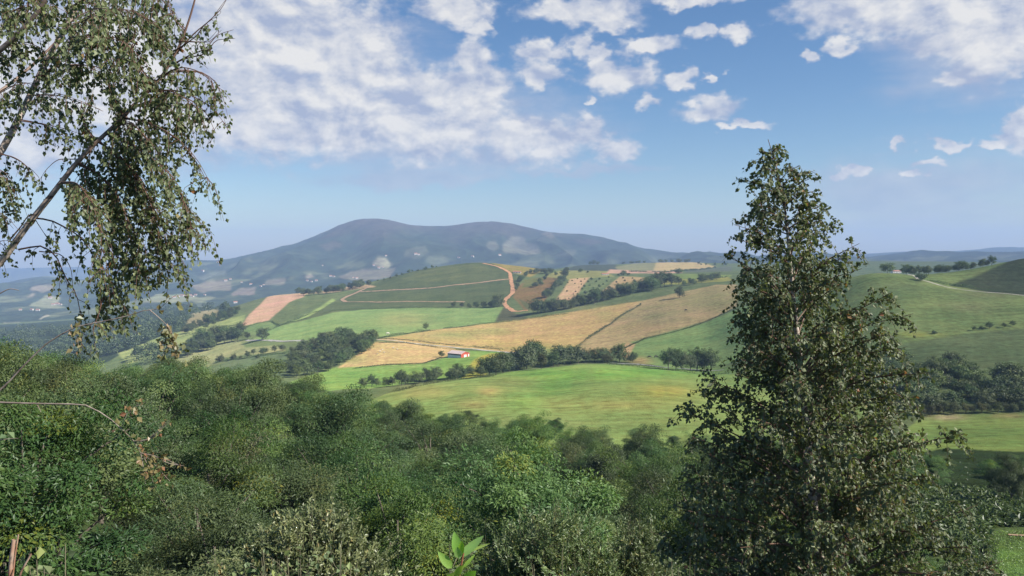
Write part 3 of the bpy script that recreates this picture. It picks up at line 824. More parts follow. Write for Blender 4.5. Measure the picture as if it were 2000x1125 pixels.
def copse(poly, n, h0, h1, label, group, gap=130, **kw):
    xs = [p[0] for p in poly]; ys_ = [p[1] for p in poly]
    c = []
    tries = 0
    while len(c) < n and tries < 8000:
        tries += 1
        x, y = RND.uniform(min(xs), max(xs)), RND.uniform(min(ys_), max(ys_))
        if inpoly(np.array([x]), np.array([y]), poly)[0] and all((x - a) ** 2 + ((y - b) * 2.2) ** 2 > gap for a, b in c):
            c.append((x, y))
    for x, y in c:
        ft(x, y, RND.uniform(h0, h1), label, group, **kw)

row([(712,758),(745,755),(800,750),(850,744),(905,738),(950,734)], 19, 18, 30, 'dark tree in the hedge curving under the red barn field', 'hedge trees under the barn field', ymin=330, ymax=470)
row([(955,733),(985,729),(1020,722),(1045,716)], 7, 38, 50, 'tall bushy tree in the clump right of the barn field', 'clump of tall trees right of the barn field', ymin=330, ymax=500)
ft(1045, 712, 45, 'tallest tree rising from clump behind the knoll meadow', ymin=380, ymax=520, k=0)
ft(1057, 722, 36, 'pale grey green narrow tree on the knoll meadow crest', name='willow_tree', ymin=330, ymax=420, k=4, wid=.7)
row([(1080,716),(1105,711),(1130,708)], 4, 34, 42, 'dark bushy tree on crest just right of pale narrow tree', 'dark trees on the knoll crest', ymin=380, ymax=470)
row([(1130,707),(1165,706),(1190,707)], 5, 22, 30, 'low bushy tree in the middle of the knoll crest row', 'low trees on the knoll crest', ymin=390, ymax=480)
ft(1186, 711, 27, 'light green rounded bush in front of the crest trees', name='rounded_bush', ymin=370, ymax=430, k=4, cat='bush', wid=1.3)
ft(1210, 708, 41, 'large round tree at the right end of crest row', ymin=380, ymax=500, k=0)
ft(1236, 708, 24, 'small round tree beside the bare bank and lane', ymin=380, ymax=500, k=0)
for x, y, h in ((1306,723,45),(1334,724,44),(1362,724,46),(1388,725,44)):
    ft(x, y, h, 'spreading tree with short trunk along the lane left of birch', 'roadside trees left of the birch', name='roadside_tree', ymin=370, ymax=440, k=3, wid=1.0)
for x, y, h in ((1320,723,40),(1348,724,40),(1376,724,40)):
    ft(x, y, h, 'spreading tree with short trunk along the lane left of birch', 'roadside trees left of the birch', name='roadside_tree', ymin=370, ymax=440, k=0)
copse([(545,728),(560,700),(600,675),(655,664),(700,662),(733,669),(735,678),(700,697),(655,722),(600,742),(570,745)], 62, 19, 30, 'dark round tree in the dense copse left of the barn fields', 'trees of the dense copse', ymin=430, ymax=900, name='copse_tree')
ft(513, 664, 25, 'lone dark round tree standing on the lane at the meadow corner', name='round_tree', ymin=600, ymax=1000, k=0)
ft(832, 645, 13, 'small lone tree on the boundary between green and tan fields', name='field_tree', ymin=560, ymax=900, k=3)
ft(862, 697, 13, 'small dark tree just left of the red barn', name='field_tree', ymin=440, ymax=640, k=0, wid=1.1)
ft(503, 700, 9, 'small bush in the left field, rightmost of three', name='field_bush', ymin=430, ymax=1000, k=5, cat='bush')
for x, y, h, l in ((430,707,14,'dark bush in left field, leftmost of three'), (456,702,10,'middle dark bush of three in the left field'), (470,700,6,'smallest bush of the left field group')):
    ft(x, y, h, l, name='field_bush', ymin=430, ymax=1200, k=5, cat='bush')
row([(482,697),(505,692),(530,690),(552,686)], 6, 12, 17, 'small dark tree in the hedge running into the copse', 'hedge trees running into the copse', ymin=480, ymax=1100)
copse([(352,694),(380,672),(430,655),(470,652),(486,662),(440,676),(390,690),(362,702)], 26, 18, 27, 'hazy dark tree in the wood between the pale left fields', 'trees between the pale left fields', ymin=620, ymax=1500, name='woodland_tree')
copse([(355,656),(385,630),(425,622),(450,612),(462,606),(468,614),(430,632),(380,648)], 22, 11, 17, 'blue hazed tree on the far left valley slope', 'trees on the left valley slope', ymin=800, ymax=2200, name='woodland_tree')
row([(585,576),(615,576),(650,571),(685,565),(715,559)], 20, 12, 19, 'tree in the dark grove at left shoulder of the bracken hill', 'grove on the hill shoulder', ymin=1000, ymax=1500, jx=6, name='grove_tree')
row([(740,549),(770,541),(795,533),(830,525),(850,521)], 11, 2.5, 6, 'tiny shrub on the skyline of the bracken hill', 'shrubs on the bracken hill skyline', ymin=1100, ymax=1500, k=5, cat='bush', name='skyline_shrub')
for x, y, h in ((886,601,17),(902,601,13),(917,602,12),(930,601,13),(945,601,14),(958,601,16),(973,599,24),(966,601,16)):
    ft(x, y, h, 'dark tree at the foot of the bracken hill beside the green field', 'trees at the foot of bracken hill', ymin=860, ymax=1300)
row([(1052,612),(1085,607),(1120,601),(1140,596)], 14, 20, 28, 'leafy tree in the belt nearest the red dirt track', 'left end of the long tree belt', ymin=760, ymax=1200, jx=3)
row([(1140,596),(1170,589),(1205,581),(1240,572),(1270,566)], 22, 19, 27, 'leafy tree in the middle of the long tree belt above stubble', 'middle of the long tree belt', ymin=760, ymax=1300, jx=3)
row([(1268,567),(1290,562),(1310,560)], 6, 26, 31, 'big dark tree in the tall clump of the belt', 'tall clump of the long tree belt', ymin=760, ymax=1300)
ft(1327, 582, 22, 'lone dark tree standing out below the belt in stubble', name='field_tree', ymin=700, ymax=1200, k=0, wid=.9)
row([(1322,558),(1350,556),(1380,551),(1405,547)], 8, 12, 19, 'tree at the thin right end of the tree belt', 'thin right end of the long tree belt', ymin=800, ymax=1300)
row([(1010,567),(1014,552),(1022,542),(1035,536),(1055,534),(1075,534)], 14, 9, 15, 'orchard tree on the arc beside the dirt track', 'trees in the arc on the hill top', ymin=1000, ymax=1480, jx=2)
row([(1105,534),(1100,548),(1088,560),(1078,574),(1066,586)], 18, 12, 17, 'tree in the sloping row between brown and tan patches', 'trees in the sloping row', ymin=950, ymax=1480, jx=4)
row([(1040,560),(1055,556),(1063,546),(1080,540)], 8, 7, 10, 'small tree in the inner row of the hilltop arc', 'inner row of the hilltop arc', ymin=1000, ymax=1480)
copse([(1120,584),(1150,546),(1190,542),(1180,560),(1152,580)], 40, 3, 6, 'low scrub bush on the strip between two tan patches', 'scrub bushes between tan patches', ymin=900, ymax=1480, k=5, cat='bush', name='scrub_bush')
copse([(1085,585),(1113,546),(1148,544),(1122,584)], 14, 2, 3, 'tiny scrub bush on the tan clearing', 'scrub bushes on the tan clearing', ymin=900, ymax=1480, k=6, cat='bush', name='scrub_bush')
copse([(1175,572),(1215,542),(1272,543),(1245,560)], 22, 2, 4.5, 'tiny scrub bush on the broad tan slope', 'scrub bushes on the broad tan slope', ymin=900, ymax=1480, k=6, cat='bush', name='scrub_bush')
for x, y, h, l in ((1107,529,8,'small dark tree alone on the skyline left of dark knoll'), (1134,532,8,'dark bush below the dark knoll'), (1148,533,4,'tiny bush below the dark knoll'),
                   (1218,539,10,'round bush in front of the pink field'), (1228,540,7,'low bush joined to round bush before pink field'), (1208,540,6,'small bush left of the round bush before pink field'),
                   (1326,544,12,'bushy tree at the right end of pink field')):
    ft(x, y, h, l, name='ridge_tree', ymin=1200, ymax=2300, k=0, wid=1.3)
for x, y, h in ((1153,515,8),(1160,514,9),(1168,515,8)):
    ft(x, y, h, 'tree of the small clump on top of the dark knoll', 'clump on the dark knoll', name='ridge_tree', ymin=1500, ymax=2300, k=0, wid=1.2)
row([(1212,514),(1235,513),(1260,511)], 8, 4, 6, 'faint tree on the far shoulder skyline, left clump', 'far skyline trees left clump', ymin=1700, ymax=2390, k=1, name='ridge_tree')
row([(1290,510),(1320,511),(1345,513)], 8, 5, 8, 'faint tree on the far shoulder skyline, middle clump', 'far skyline trees middle clump', ymin=1700, ymax=2390, k=1, name='ridge_tree')
row([(1365,516),(1400,517),(1420,520)], 7, 4, 6, 'faint tree on the far shoulder skyline, right clump', 'far skyline trees right clump', ymin=1700, ymax=2390, k=1, name='ridge_tree')
# right-hand hill
ft(1733, 533, 19, 'broad dark tree on skyline left of the white farmhouse', name='skyline_tree', ymin=440, ymax=560, k=1, wid=1.15)
ft(1770, 533, 20, 'dark tree on skyline right of the white farmhouse', name='skyline_tree', ymin=440, ymax=560, k=0, wid=1.1)
ft(1799, 549, 17, 'lone flat topped tree on the track across the green hill', name='lone_tree', ymin=400, ymax=520, k=1, wid=1.2)
row([(1772,530),(1800,532),(1835,532),(1870,531),(1905,527),(1935,521)], 22, 10, 20, 'dark tree of the row behind the right green hill', 'tree row behind the right hill', ymin=530, ymax=900, name='skyline_tree')
for x, y, h, l in ((1903,646,10,'dark bush on the right slope, leftmost of four'), (1918,643,8,'low bush joining two bushes on right slope'), (1932,642,13,'largest thorn tree of the bushes on right slope'),
                   (1961,640,10,'round bush right of the largest thorn tree'), (1978,637,12,'rightmost thorn bush on the right slope'), (1825,652,7,'tiny shrub on the yellow green streak')):
    ft(x, y, h, l, name='thorn_bush', ymin=245, ymax=520, k=3 if h > 9 else 5, cat='bush', wid=1.35)
copse([(1690,740),(1740,715),(1800,722),(1860,716),(1950,742),(2010,738),(2060,740),(2060,800),(1960,800),(1840,806),(1760,815),(1700,800)], 105, 28, 46, 'dark tree in the wood across the right hand valley', 'trees of the right valley wood', ymin=235, ymax=330, name='valley_tree', gap=60, wid=1.15)
row([(1800,815),(1850,808),(1900,808),(1960,806),(2010,804)], 14, 16, 30, 'pale bush along the lower edge of right valley wood', 'bushes along the right valley wood', ymin=230, ymax=300, k=4, cat='bush', name='edge_bush')

# ---- low hedges on the field boundaries
def hedge(pts, h, wid, label, ymin, ymax, seed, leafm=LF_FAR, dens=3.0, lf=.5):
    P = np.array([hit(px, py, ymin, ymax) for px, py in pts])
    d = np.r_[0, np.cumsum(np.linalg.norm(np.diff(P[:, :2], axis=0), axis=1))]
    rng = np.random.default_rng(seed)
    n = int(min(26000, d[-1] * dens * 8))
    s = rng.uniform(0, d[-1], n)
    x = np.interp(s, d, P[:, 0]) + rng.normal(0, wid / 3, n); y = np.interp(s, d, P[:, 1]) + rng.normal(0, wid / 3, n)
    hh = h * (0.25 + 1.3 * vnoise(s / 7.0, s * 0, seed)) * (vnoise(s / 16, s * 0 + 3, seed) > 0.22)
    z = zg(x, y) + rng.uniform(0, 1, n) * hh - 0.15
    Q = np.stack([x, y, z], -1)
    L = lf * rng.uniform(.6, 1.3, n)
    V, T = leaf_arrays(Q, rng.normal(size=(n, 3)) + (0, 0, .4), rng.normal(size=(n, 3)) + (0, 0, .8), L, L * .7)
    tint = np.repeat(np.clip(0.35 + .4 * (vnoise(s / 5, s * 0 + 9, seed) - .3) + rng.normal(0, .1, n), 0, 1), 4)
    c = V.mean(0); me = mesh_np('hedge', V - c, T, [leafm], tint=tint)
    tag(link('hedge', me, None, c), label, 'hedge')
hedge([(865,642),(900,639),(960,631),(1040,622),(1110,612)], 1.6, 2, 'low dark hedge between green meadow and tan stubble below dirt track', 560, 1000, 1)
hedge([(735,662),(800,651),(850,645)], 1.6, 2, 'low hedge from the copse to the small lone field tree', 560, 1000, 2)
hedge([(630,612),(660,606),(720,604),(830,601),(885,601)], 2.4, 3, 'dark hedge along the foot of bracken hill above green meadow', 850, 1200, 3)
hedge([(515,650),(560,632),(600,615),(632,606)], 2.2, 2, 'dark boundary hedge slanting up beside the light green strip', 700, 1200, 4)
hedge([(1128,676),(1150,660),(1180,640),(1210,620),(1240,602),(1250,596)], 1.8, 3, 'dark ditch hedge running uphill between the two stubble fields', 520, 1000, 5)
ft(1251, 596, 6, 'tiny tree at the top of the ditch hedge', name='field_tree', ymin=700, ymax=1000, k=2)
hedge([(735,662),(790,664),(850,671),(920,677),(985,683)], 1.5, 2.5, 'long low hedge on the upper side of the gravel lane', 480, 700, 6)
hedge([(740,670),(800,671),(860,680),(905,684)], 1.0, 2, 'rough low hedge on the lower side of the gravel lane', 480, 640, 7)
hedge([(690,720),(740,714),(830,709),(862,699)], .7, 1.5, 'thin dark boundary below the tan field beside the barn', 400, 640, 8)
hedge([(1195,690),(1260,662),(1330,645),(1385,626),(1440,600)], .9, 2, 'faint boundary between tan stubble and green cow pasture', 450, 800, 9, LF_THORN)
hedge([(1190,711),(1240,716),(1300,722),(1360,730),(1420,731)], 1.5, 3, 'dark verge hedge in front of the grey lane', 360, 430, 10, lf=.4)
hedge([(1330,556),(1370,549),(1420,541)], 1.8, 3, 'dark hedge along top of the stubble behind the birch', 760, 1200, 11)
hedge([(480,640),(505,632),(530,628),(545,637),(600,622)], 1.6, 2, 'dark hedge under the pink ploughed field', 750, 1200, 12)
hedge([(320,668),(400,646),(470,634)], 2.0, 3, 'dark hedge along the pale left field', 750, 1400, 13)
hedge([(420,707),(480,700),(560,690)], 1.2, 3, 'low hedge across the left field', 430, 1100, 14)
hedge([(1815,548),(1850,556),(1900,562),(1940,566)], 1.3, 3, 'dark hedge above the track at the right hill foot', 380, 560, 15)
hedge([(1230,531),(1300,532),(1345,529),(1400,523)], 2.5, 4, 'thin dark hedge between pink and yellow far fields', 1400, 2300, 16, lf=1.0)
hedge([(770,766),(860,747),(960,736)], 1.2, 3, 'rough grass edge along the top of the knoll meadow', 240, 420, 17, LF_THORN, lf=.35)

# ---- far woods on the left side of the valley: one mass
def far_woods(polys, n, label, ymin, ymax, seed):
    rng = np.random.default_rng(seed)
    V0, T0, I0, n0 = [], [], [], 0
    for poly, nn in zip(polys, n):
        xs = [p[0] for p in poly]; yv = [p[1] for p in poly]
        k = 0
        while k < nn:
            x, y = rng.uniform(min(xs), max(xs)), rng.uniform(min(yv), max(yv))
            if not inpoly(np.array([x]), np.array([y]), poly)[0]: continue
            k += 1
            p = hit(x, y, ymin, ymax)
            h = rng.uniform(8, 15); r = h * .42
            m = 75
            d = rdir(rng, m); d[:, 2] = np.abs(d[:, 2]) * 1.2 - .25
            q = p + np.array((0, 0, h * .5)) + d * np.array((r, r, h * .5)) * rng.uniform(.75, 1.05, (m, 1))
            L = h * .17 * rng.uniform(.7, 1.3, m)
            V, T = leaf_arrays(q, rng.normal(size=(m, 3)), d + rng.normal(size=(m, 3)) * .5, L, L * .8)
            V0.append(V); T0.append(T + n0); n0 += len(V); I0.append(np.full(len(V), np.clip(rng.normal(.35, .2), 0, 1)))
    me = mesh_np('woods', np.concatenate(V0), np.concatenate(T0), [LF_FAR], tint=np.concatenate(I0))
    tag(link('woods', me), label, kind='stuff')
far_woods([[(-160,700),(-160,650),(60,640),(180,640),(240,612),(330,598),(440,600),(455,606),(380,618),(350,650),(240,688),(150,720)]], [720], 'blue hazed woods covering the left valley side', 700, 2380, 5)
far_woods([[(240,700),(330,672),(350,690),(330,712),(250,716)]], [24], 'woods at the lower end of left fields', 500, 1400, 6)
# ------------------------------------------------------------------ buildings
M_white = noisy_mat('white_sheeting', (0.66, 0.65, 0.62), (0.80, 0.79, 0.76), 1.5, 5, .7)
M_red = noisy_mat('red_boarding', (0.34, 0.055, 0.03), (0.46, 0.085, 0.045), 2.0, 5, .8, stretch=(4, 4, .3))
M_roofp = noisy_mat('pale_roof_sheet', (0.46, 0.36, 0.34), (0.60, 0.49, 0.46), 1.0, 5, .75)
M_tile = noisy_mat('clay_tiles', (0.28, 0.12, 0.07), (0.42, 0.2, 0.12), 1.2, 5, .9)
M_wash = noisy_mat('whitewash', (0.52, 0.50, 0.46), (0.66, 0.64, 0.60), .8, 4, .9)
M_darkin = noisy_mat('dark_interior', (0.03, 0.025, 0.02), (0.06, 0.05, 0.04), 2, 3, .9)  # near-black colour stands in for the shade inside openings and windows
def poly_mesh(name, verts, faces, m):
    me = bpy.data.meshes.new(name)
    me.from_pydata([tuple(map(float, v)) for v in verts], [], faces)
    me.materials.append(m); me.update()
    return me
def box(x0, x1, y0, y1, z0, z1):
    v = [(x, y, z) for z in (z0, z1) for y in (y0, y1) for x in (x0, x1)]
    return v, [(0, 2, 3, 1), (4, 5, 7, 6), (0, 1, 5, 4), (1, 3, 7, 5), (3, 2, 6, 7), (2, 0, 4, 6)]
def boxes(name, bs, m):
    V, Fc = [], []
    for b in bs:
        v, f = box(*b); n = len(V); V += v; Fc += [tuple(i + n for i in q) for q in f]
    return poly_mesh(name, V, Fc, m)
def gable(name, L, Wd, z0, he, hr, m):      # solid gabled block, ridge along x
    x, y = L / 2, Wd / 2
    v = [(-x,-y,z0),(x,-y,z0),(x,y,z0),(-x,y,z0),(-x,-y,he),(x,-y,he),(x,y,he),(-x,y,he),(-x,0,hr),(x,0,hr)]
    return poly_mesh(name, v, [(3,2,1,0),(0,1,5,4),(2,3,7,6),(1,2,6,9,5),(3,0,4,8,7),(4,5,9,8),(6,7,8,9)], m)
def roof(name, L, Wd, he, hr, over, th, m):
    x, y = L / 2 + over, Wd / 2
    sl = (hr - he) / y; yo = y + over; ze = he - sl * over
    v = []
    for xx in (-x, x):
        v += [(xx,-yo,ze),(xx,0,hr),(xx,yo,ze),(xx,yo,ze+th),(xx,0,hr+th),(xx,-yo,ze+th)]
    f = [(0,1,4,5),(1,2,3,4),(11,10,7,6),(10,9,8,7),(5,4,10,11),(4,3,9,10),(1,0,6,7),(2,1,7,8),(0,5,11,6),(3,2,8,9)]
    return poly_mesh(name, v, f, m)
# the red and white barn
bp = hit(896, 697, 440, 640)
sc = bp[1] / F                                   # metres per pixel there
barn = empty('barn', bp + np.array((0, 0, -0.1)), radians(-34), 1.0)
BL, BW, HE, HR = 27 * sc / cos(radians(34)), 15.5 * sc / sin(radians(34)), 8.2 * sc, 12.2 * sc
link('frame_wall', gable('barn_body', BL, BW, -1.5, HE, HR - .02, M_red), barn)
link('cladding', boxes('barn_cladding', [(-BL/2+.05, BL/2-.1, -BW/2-.06, -BW/2-.003, -1.2, HE*.66)], M_white), barn)
link('side_opening', boxes('barn_opening', [(-BL/2+.15, BL/2-.2, -BW/2-.04, -BW/2-.003, HE*.665, HE-.12)], M_darkin), barn)  # dark slab on the wall, painted as the shaded inside of the open side
link('roof', roof('barn_roof', BL, BW, HE, HR, .35, .12, M_roofp), barn)
link('door', boxes('barn_door', [(BL/2+.003, BL/2+.07, -BW*.17, BW*.13, -1.2, HE*.72)], M_white), barn)
link('door', boxes('barn_small_door', [(BL/2+.003, BL/2+.07, BW*.31, BW*.43, -1.2, HE*.75)], M_white), barn)
link('corner_post', boxes('barn_post', [(-BL/2-.08, -BL/2+.05, -BW/2-.08, -BW/2+.05, -1.2, HE), (BL/2-.1, BL/2+.08, -BW/2-.08, -BW/2+.06, -1.2, HE)], M_red), barn)
tag(barn, 'red gabled barn with white lower wall standing in the green field', 'barn')
# farmhouses, near and far
HW = gable('house_wall', 14, 9, -3, 5.2, 8.0, M_wash); HRf = roof('house_roof', 14, 9, 5.2, 8.0, .7, .25, M_tile)
HWIN = boxes('house_windows', [(-5.2,-4.2,-4.56,-4.503,2.9,4.2),(-2.2,-1.2,-4.56,-4.503,2.9,4.2),(1.0,2.0,-4.56,-4.503,2.9,4.2),(4.2,5.2,-4.56,-4.503,2.9,4.2),
                               (-5.2,-4.2,-4.56,-4.503,.6,1.9),(4.2,5.2,-4.56,-4.503,.6,1.9),(-1,.3,-4.56,-4.503,0,2.1)], M_darkin)
def house(px, py, wpx, label, group=None, ymin=2000, rz=None, name='farmhouse', shape=(1, 1, 1)):
    p = hit(px, py, ymin)
    s = wpx / F * p[1] / 14 * (.72 if ymin == 2000 else 1)
    r = empty(name, p, RND.uniform(-.5, .5) if rz is None else rz, tuple(s * q for q in shape))
    link('wall', HW, r); link('roof', HRf, r); link('window_row', HWIN, r)
    return tag(r, label, 'house', group)
house(1750, 533, 17, 'low white farmhouse between two dark trees on right skyline', ymin=440, rz=.1, shape=(1, .7, .55))
house(1182, 537, 13, 'low red roofed farmhouse at the left end of the pink field', ymin=1200, rz=.1, shape=(1, .8, .5))
house(1010, 533, 15, 'low clay coloured shed beside the red dirt track on hilltop', ymin=1100, rz=-.1, name='shed', shape=(1, .7, .45))
house(460, 592, 7, 'small pale house on the ridge left of the dark field', ymin=1000)
WH = 'white farmhouse specks on the hazy mountain slope'
for x, y, w in ((740,524,7),(748,523,5),(730,519,6),(754,500,5),(812,497,8),(818,498,6),(896,504,6),(923,502,7),(976,499,7),(697,544,7),(690,543,5),(646,540,7),(652,541,6),(630,519,4),(618,549,7),(608,551,6),(600,549,6),(441,549,8),(450,546,6),(490,556,7),(472,552,5),(509,560,6),(396,530,7),(425,513,5),(515,557,5)):
    house(x, y, w, 'tiny white farmhouse among fields on the hazy mountain side', WH)
for x, y, w in ((340,582,8),(348,580,7),(356,579,9),(365,580,8),(372,577,6),(382,577,7),(400,577,6),(376,580,7)):
    house(x, y, w, 'white house of the village at the foot of the mountain', 'village at the mountain foot')
for x, y, w in ((98,583,9),(104,596,8),(112,595,9),(118,596,7),(62,606,8),(74,607,9),(40,606,7),(112,581,6)):
    house(x, y, w, 'white house on the far left valley side behind birch twigs', 'houses on the far left valley side')

# ------------------------------------------------------------------ animals
def skin_mesh(name, verts, edges, radii, m, sub=1):
    me = bpy.data.meshes.new(name + '_frame')
    me.from_pydata(verts, edges, [])
    o = bpy.data.objects.new(name, me); COL.objects.link(o)
    sk = o.modifiers.new('skin', 'SKIN')
    for v, r in zip(me.skin_vertices[0].data, radii):
        v.radius = (r, r)
    me.skin_vertices[0].data[0].use_root = True
    ss = o.modifiers.new('sub', 'SUBSURF'); ss.levels = sub; ss.render_levels = sub
    dg = bpy.context.evaluated_depsgraph_get()
    out = bpy.data.meshes.new_from_object(o.evaluated_get(dg))
    bpy.data.objects.remove(o)
    out.materials.clear(); out.materials.append(m)
    out.polygons.foreach_set('use_smooth', np.ones(len(out.polygons), bool))
    return out
def beast(name, m, graze=True):
    hd = (1.35, 0, .35) if graze else (1.45, 0, 1.5)
    v = [(-.1,0,1.02),(.65,0,1.05),(-.75,0,1.08),(1.05,0,1.12),hd,(hd[0]+.28,0,hd[2]-.22),(-.98,0,1.15),(-1.05,0,.5)]
    r = [.42,.40,.38,.2,.15,.08,.06,.03]
    e = [(0,1),(0,2),(1,3),(3,4),(4,5),(2,6),(6,7)]
    for sx_, root in ((.65,1),(-.75,2)):
        for sy in (-.2,.2):
            n = len(v); k = -.06 if sx_ < 0 else .03
            v += [(sx_,sy,.72),(sx_+k,sy,.4),(sx_,sy,0.0)]; r += [.16,.085,.07]; e += [(root,n),(n,n+1),(n+1,n+2)]
    return skin_mesh(name, v, e, r, m)
M_blackhide = noisy_mat('black_hide', (0.015,0.013,0.012),(0.04,0.035,0.03),3,4,.7)
M_palehide = noisy_mat('cream_hide', (0.62,0.57,0.48),(0.76,0.72,0.64),3,4,.8)
M_fleece = noisy_mat('fleece', (0.5,0.46,0.4),(0.68,0.64,0.56),8,5,1.0)
cowm = beast('black_cow', M_blackhide); cowp = beast('pale_cow', M_palehide); sheepm = beast('sheep', M_fleece)
def animal(me, name, px, py, rz, s, label, cat, group=None, ymin=380, ymax=1000):
    return tag(link(name, me, None, hit(px, py, ymin, ymax), rz, s), label, cat, group)
animal(cowm, 'cow', 1269, 699, 3.0, 1.0, 'black cow grazing in green pasture, nearer the bare bank', 'cow')
animal(cowm, 'cow', 1281, 698.5, .2, 1.0, 'black cow grazing in green pasture, nearer the roadside trees', 'cow')
animal(cowp, 'cow', 757, 653, .3, 1.3, 'cream white cow alone in the green meadow above the copse', 'cow', ymin=600)
animal(cowm, 'cow', 1340, 607, 2.6, 1.0, 'dark cow alone on the stubble below the belt', 'cow', ymin=560)
for x, y, a in ((742,687,.4),(750,689,2.8),(747,684,1.0),(722,684,.2),(776,683,3.0),(768,680,.6),(737,692,2.2)):
    animal(sheepm, 'sheep', x, y, a, .62, 'pale sheep in the small flock on the tan field', 'sheep', 'flock on the tan field', ymin=430, ymax=640)
# ------------------------------------------------------------------ the wood on the near slope
NP = dict(
 locust=[near_proto('locust%d' % i, 30 + i, LF_LOCUST, BARK, H=9, R=4.0, nlimb=17, nfill=13, per=430, lf=.17, wf=.38, flat=.36, base=.10, spread=.30, droop=.32, upn=1.4, outn=.7, tsd=.2, jit=.25) for i in range(4)],
 oak=[near_proto('oak%d' % i, 40 + i, LF_OAK, BARK, H=9, R=3.9, nlimb=13, nfill=11, per=480, lf=.16, wf=.6, flat=.66, base=.1, spread=.33, jit=.26, droop=.15) for i in range(3)],
 thorn=[near_proto('thorn%d' % i, 50 + i, LF_THORN, BARK, H=7, R=2.3, nlimb=15, nfill=22, per=190, lf=.13, wf=.45, flat=.85, base=.05, spread=.32, droop=.05) for i in range(2)])
SKY_X = [-400,0,20,45,62,90,130,175,200,260,330,345,385,430,500,545,565,640,700,760,790,830,905,950,1000,1080,1105,1180,1230,1290,1400,1700,1800,1830,1900,1945,1975,2010,2400]
SKY_Y = [600,645,650,668,690,672,662,690,705,705,700,690,693,706,697,702,732,755,760,765,772,795,795,812,806,808,828,836,822,838,850,860,880,878,872,888,875,880,860]
KIND = {'locust': ('locust_tree', 'feathery bright green locust tree'), 'oak': ('oak_tree', 'dense dark green oak'), 'thorn': ('thorn_tree', 'dull olive thorn tree')}
def where(px, py, Y):
    if px > 1700: return 'on the right slope beyond the birch'
    if px > 1230: return 'close behind the big right birch'
    if py < 760 and px < 560: return 'along the upper left edge of the wood'
    if py < 850 and px >= 560: return 'on the wood edge below the knoll meadow'
    if Y < 34: return 'low in the wood behind the pale willow bushes' if px > 380 else 'low in the wood at the bottom left corner'
    return 'in the left half of the wooded slope' if px < 480 else 'in the middle of the wooded slope' if px < 900 else 'in the right half of the wooded slope'
rngw = np.random.default_rng(8)
placed = []
def wood_tree(x, y, species, h, k=None):
    z = float(zg(x, y))
    px, py = pix(x, y, z)
    tpx, tpy = pix(x, y, z + h)
    lim = np.interp(px, SKY_X, SKY_Y) + rngw.uniform(0, 10)
    if tpy < lim:                                   # the wood's skyline: lower trees towards the valley edge
        w_ = uw(px, lim)[1]
        h = w_ * y - z
    if h < 2.6: return
    nm, ds = KIND[species]
    wh = where(px, tpy if tpy > lim else lim, y)
    pr = NP[species][int(rngw.integers(len(NP[species])))] if k is None else NP[species][k]
    wid = rngw.uniform(.85, 1.08) * min(1.25, max(1.0, 6.5 / h))
    plant_tree(pr, nm, (x, y, z - .1), h, rngw.uniform(0, 6.28), ds + ' ' + wh, 'tree', ds.split()[-2] + ' ' + ds.split()[-1] + 's ' + wh if 'oak' not in ds else 'dark oaks ' + wh, wid)
y = 21.0
while y < 172:
    step = 6.2 + y * .030
    u0, u1 = -.80, .80
    x = u0 * y + rngw.uniform(0, step)
    while x < u1 * y:
        xx, yy_ = x + rngw.uniform(-1, 1), y + rngw.uniform(-1, 1)
        px = 1000 + 1500 * xx / yy_
        py0 = float(pix(xx, yy_, float(zg(xx, yy_)))[1])
        ok = True
        if px > 1770 and 34 < yy_ < 92: ok = False          # bracken bank and little meadow
        if px > 1330 and px < 1700 and yy_ < 60: ok = rngw.uniform() < .5
        if px > 1700 and yy_ <= 34: ok = False
        if yy_ < 26 and not (px < 560 or 640 < px < 1000): ok = ok and rngw.uniform() < .35
        if ok:
            q = vnoise(np.array(xx / 16.), np.array(yy_ / 22.), 3)
            r = rngw.uniform()
            sp = 'locust' if q + .25 * r > .52 else 'oak' if r < .62 else 'thorn'
            h = rngw.uniform(5.6, 11.0) * (1 if sp != 'thorn' else .75)
            if px < 230 and yy_ > 42: h *= 1.25
            if 200 < px < 720 and yy_ > 66: h *= 1.5
            if yy_ < 30: h *= .8
            wood_tree(xx, yy_, sp, h)
        x += step * rngw.uniform(.8, 1.3)
    y += step * .92
# the white-stemmed birch on the far right and the pale dead stems on the wood edge
for px, py, hpx, k, lab in ((1975, 975, 100, 0, 'dark slender tree with white stems at the right edge'), (1950, 965, 70, 1, 'smaller dark tree left of the white stemmed tree')):
    p = hit(px, py + 10, 60, 120)
    r_ = plant_tree(NP['oak'][k], 'white_stemmed_tree', p, hpx / F * p[1], 1.0, lab, 'tree', None, .75)
    if k == 0:
        pts = [curve([(a * .5, -1.9, 1.5), (a * .8, -2.3, 4), (a * 1.6 + .3, -2.2, 6.6)], 7) for a in (-.5, .1, .7)]
        v, f = tubes([(q, np.linspace(.09, .04, 7)) for q in pts])
        link('stem', mesh_np('white_stems', v, f, [BARK_PALE], smooth=True), r_)
p = hit(783, 800, 100, 160)
v, f = tubes([(curve([(a * .2, 0, -1), (a * .6, 0, 2), (a + .2, .1, 5.2)], 7), np.linspace(.10, .03, 7)) for a in (-1.0, -.5, 0, .45, .9)])
sb = empty('bare_stemmed_shrub', at(775, 800, 128) * (1, 1, 0) + np.array((0, 0, float(zg(at(775, 800, 128)[0], 128)) + 1.2)))
link('stem', mesh_np('bare_stems', v, f, [BARK_PALE], smooth=True), sb)
link('crown', NP['thorn'][0]['crown'], sb, (0, .8, .2), .5, .62)
tag(sb, 'grey twiggy shrub with pale bare stems on the wood edge', 'shrub')

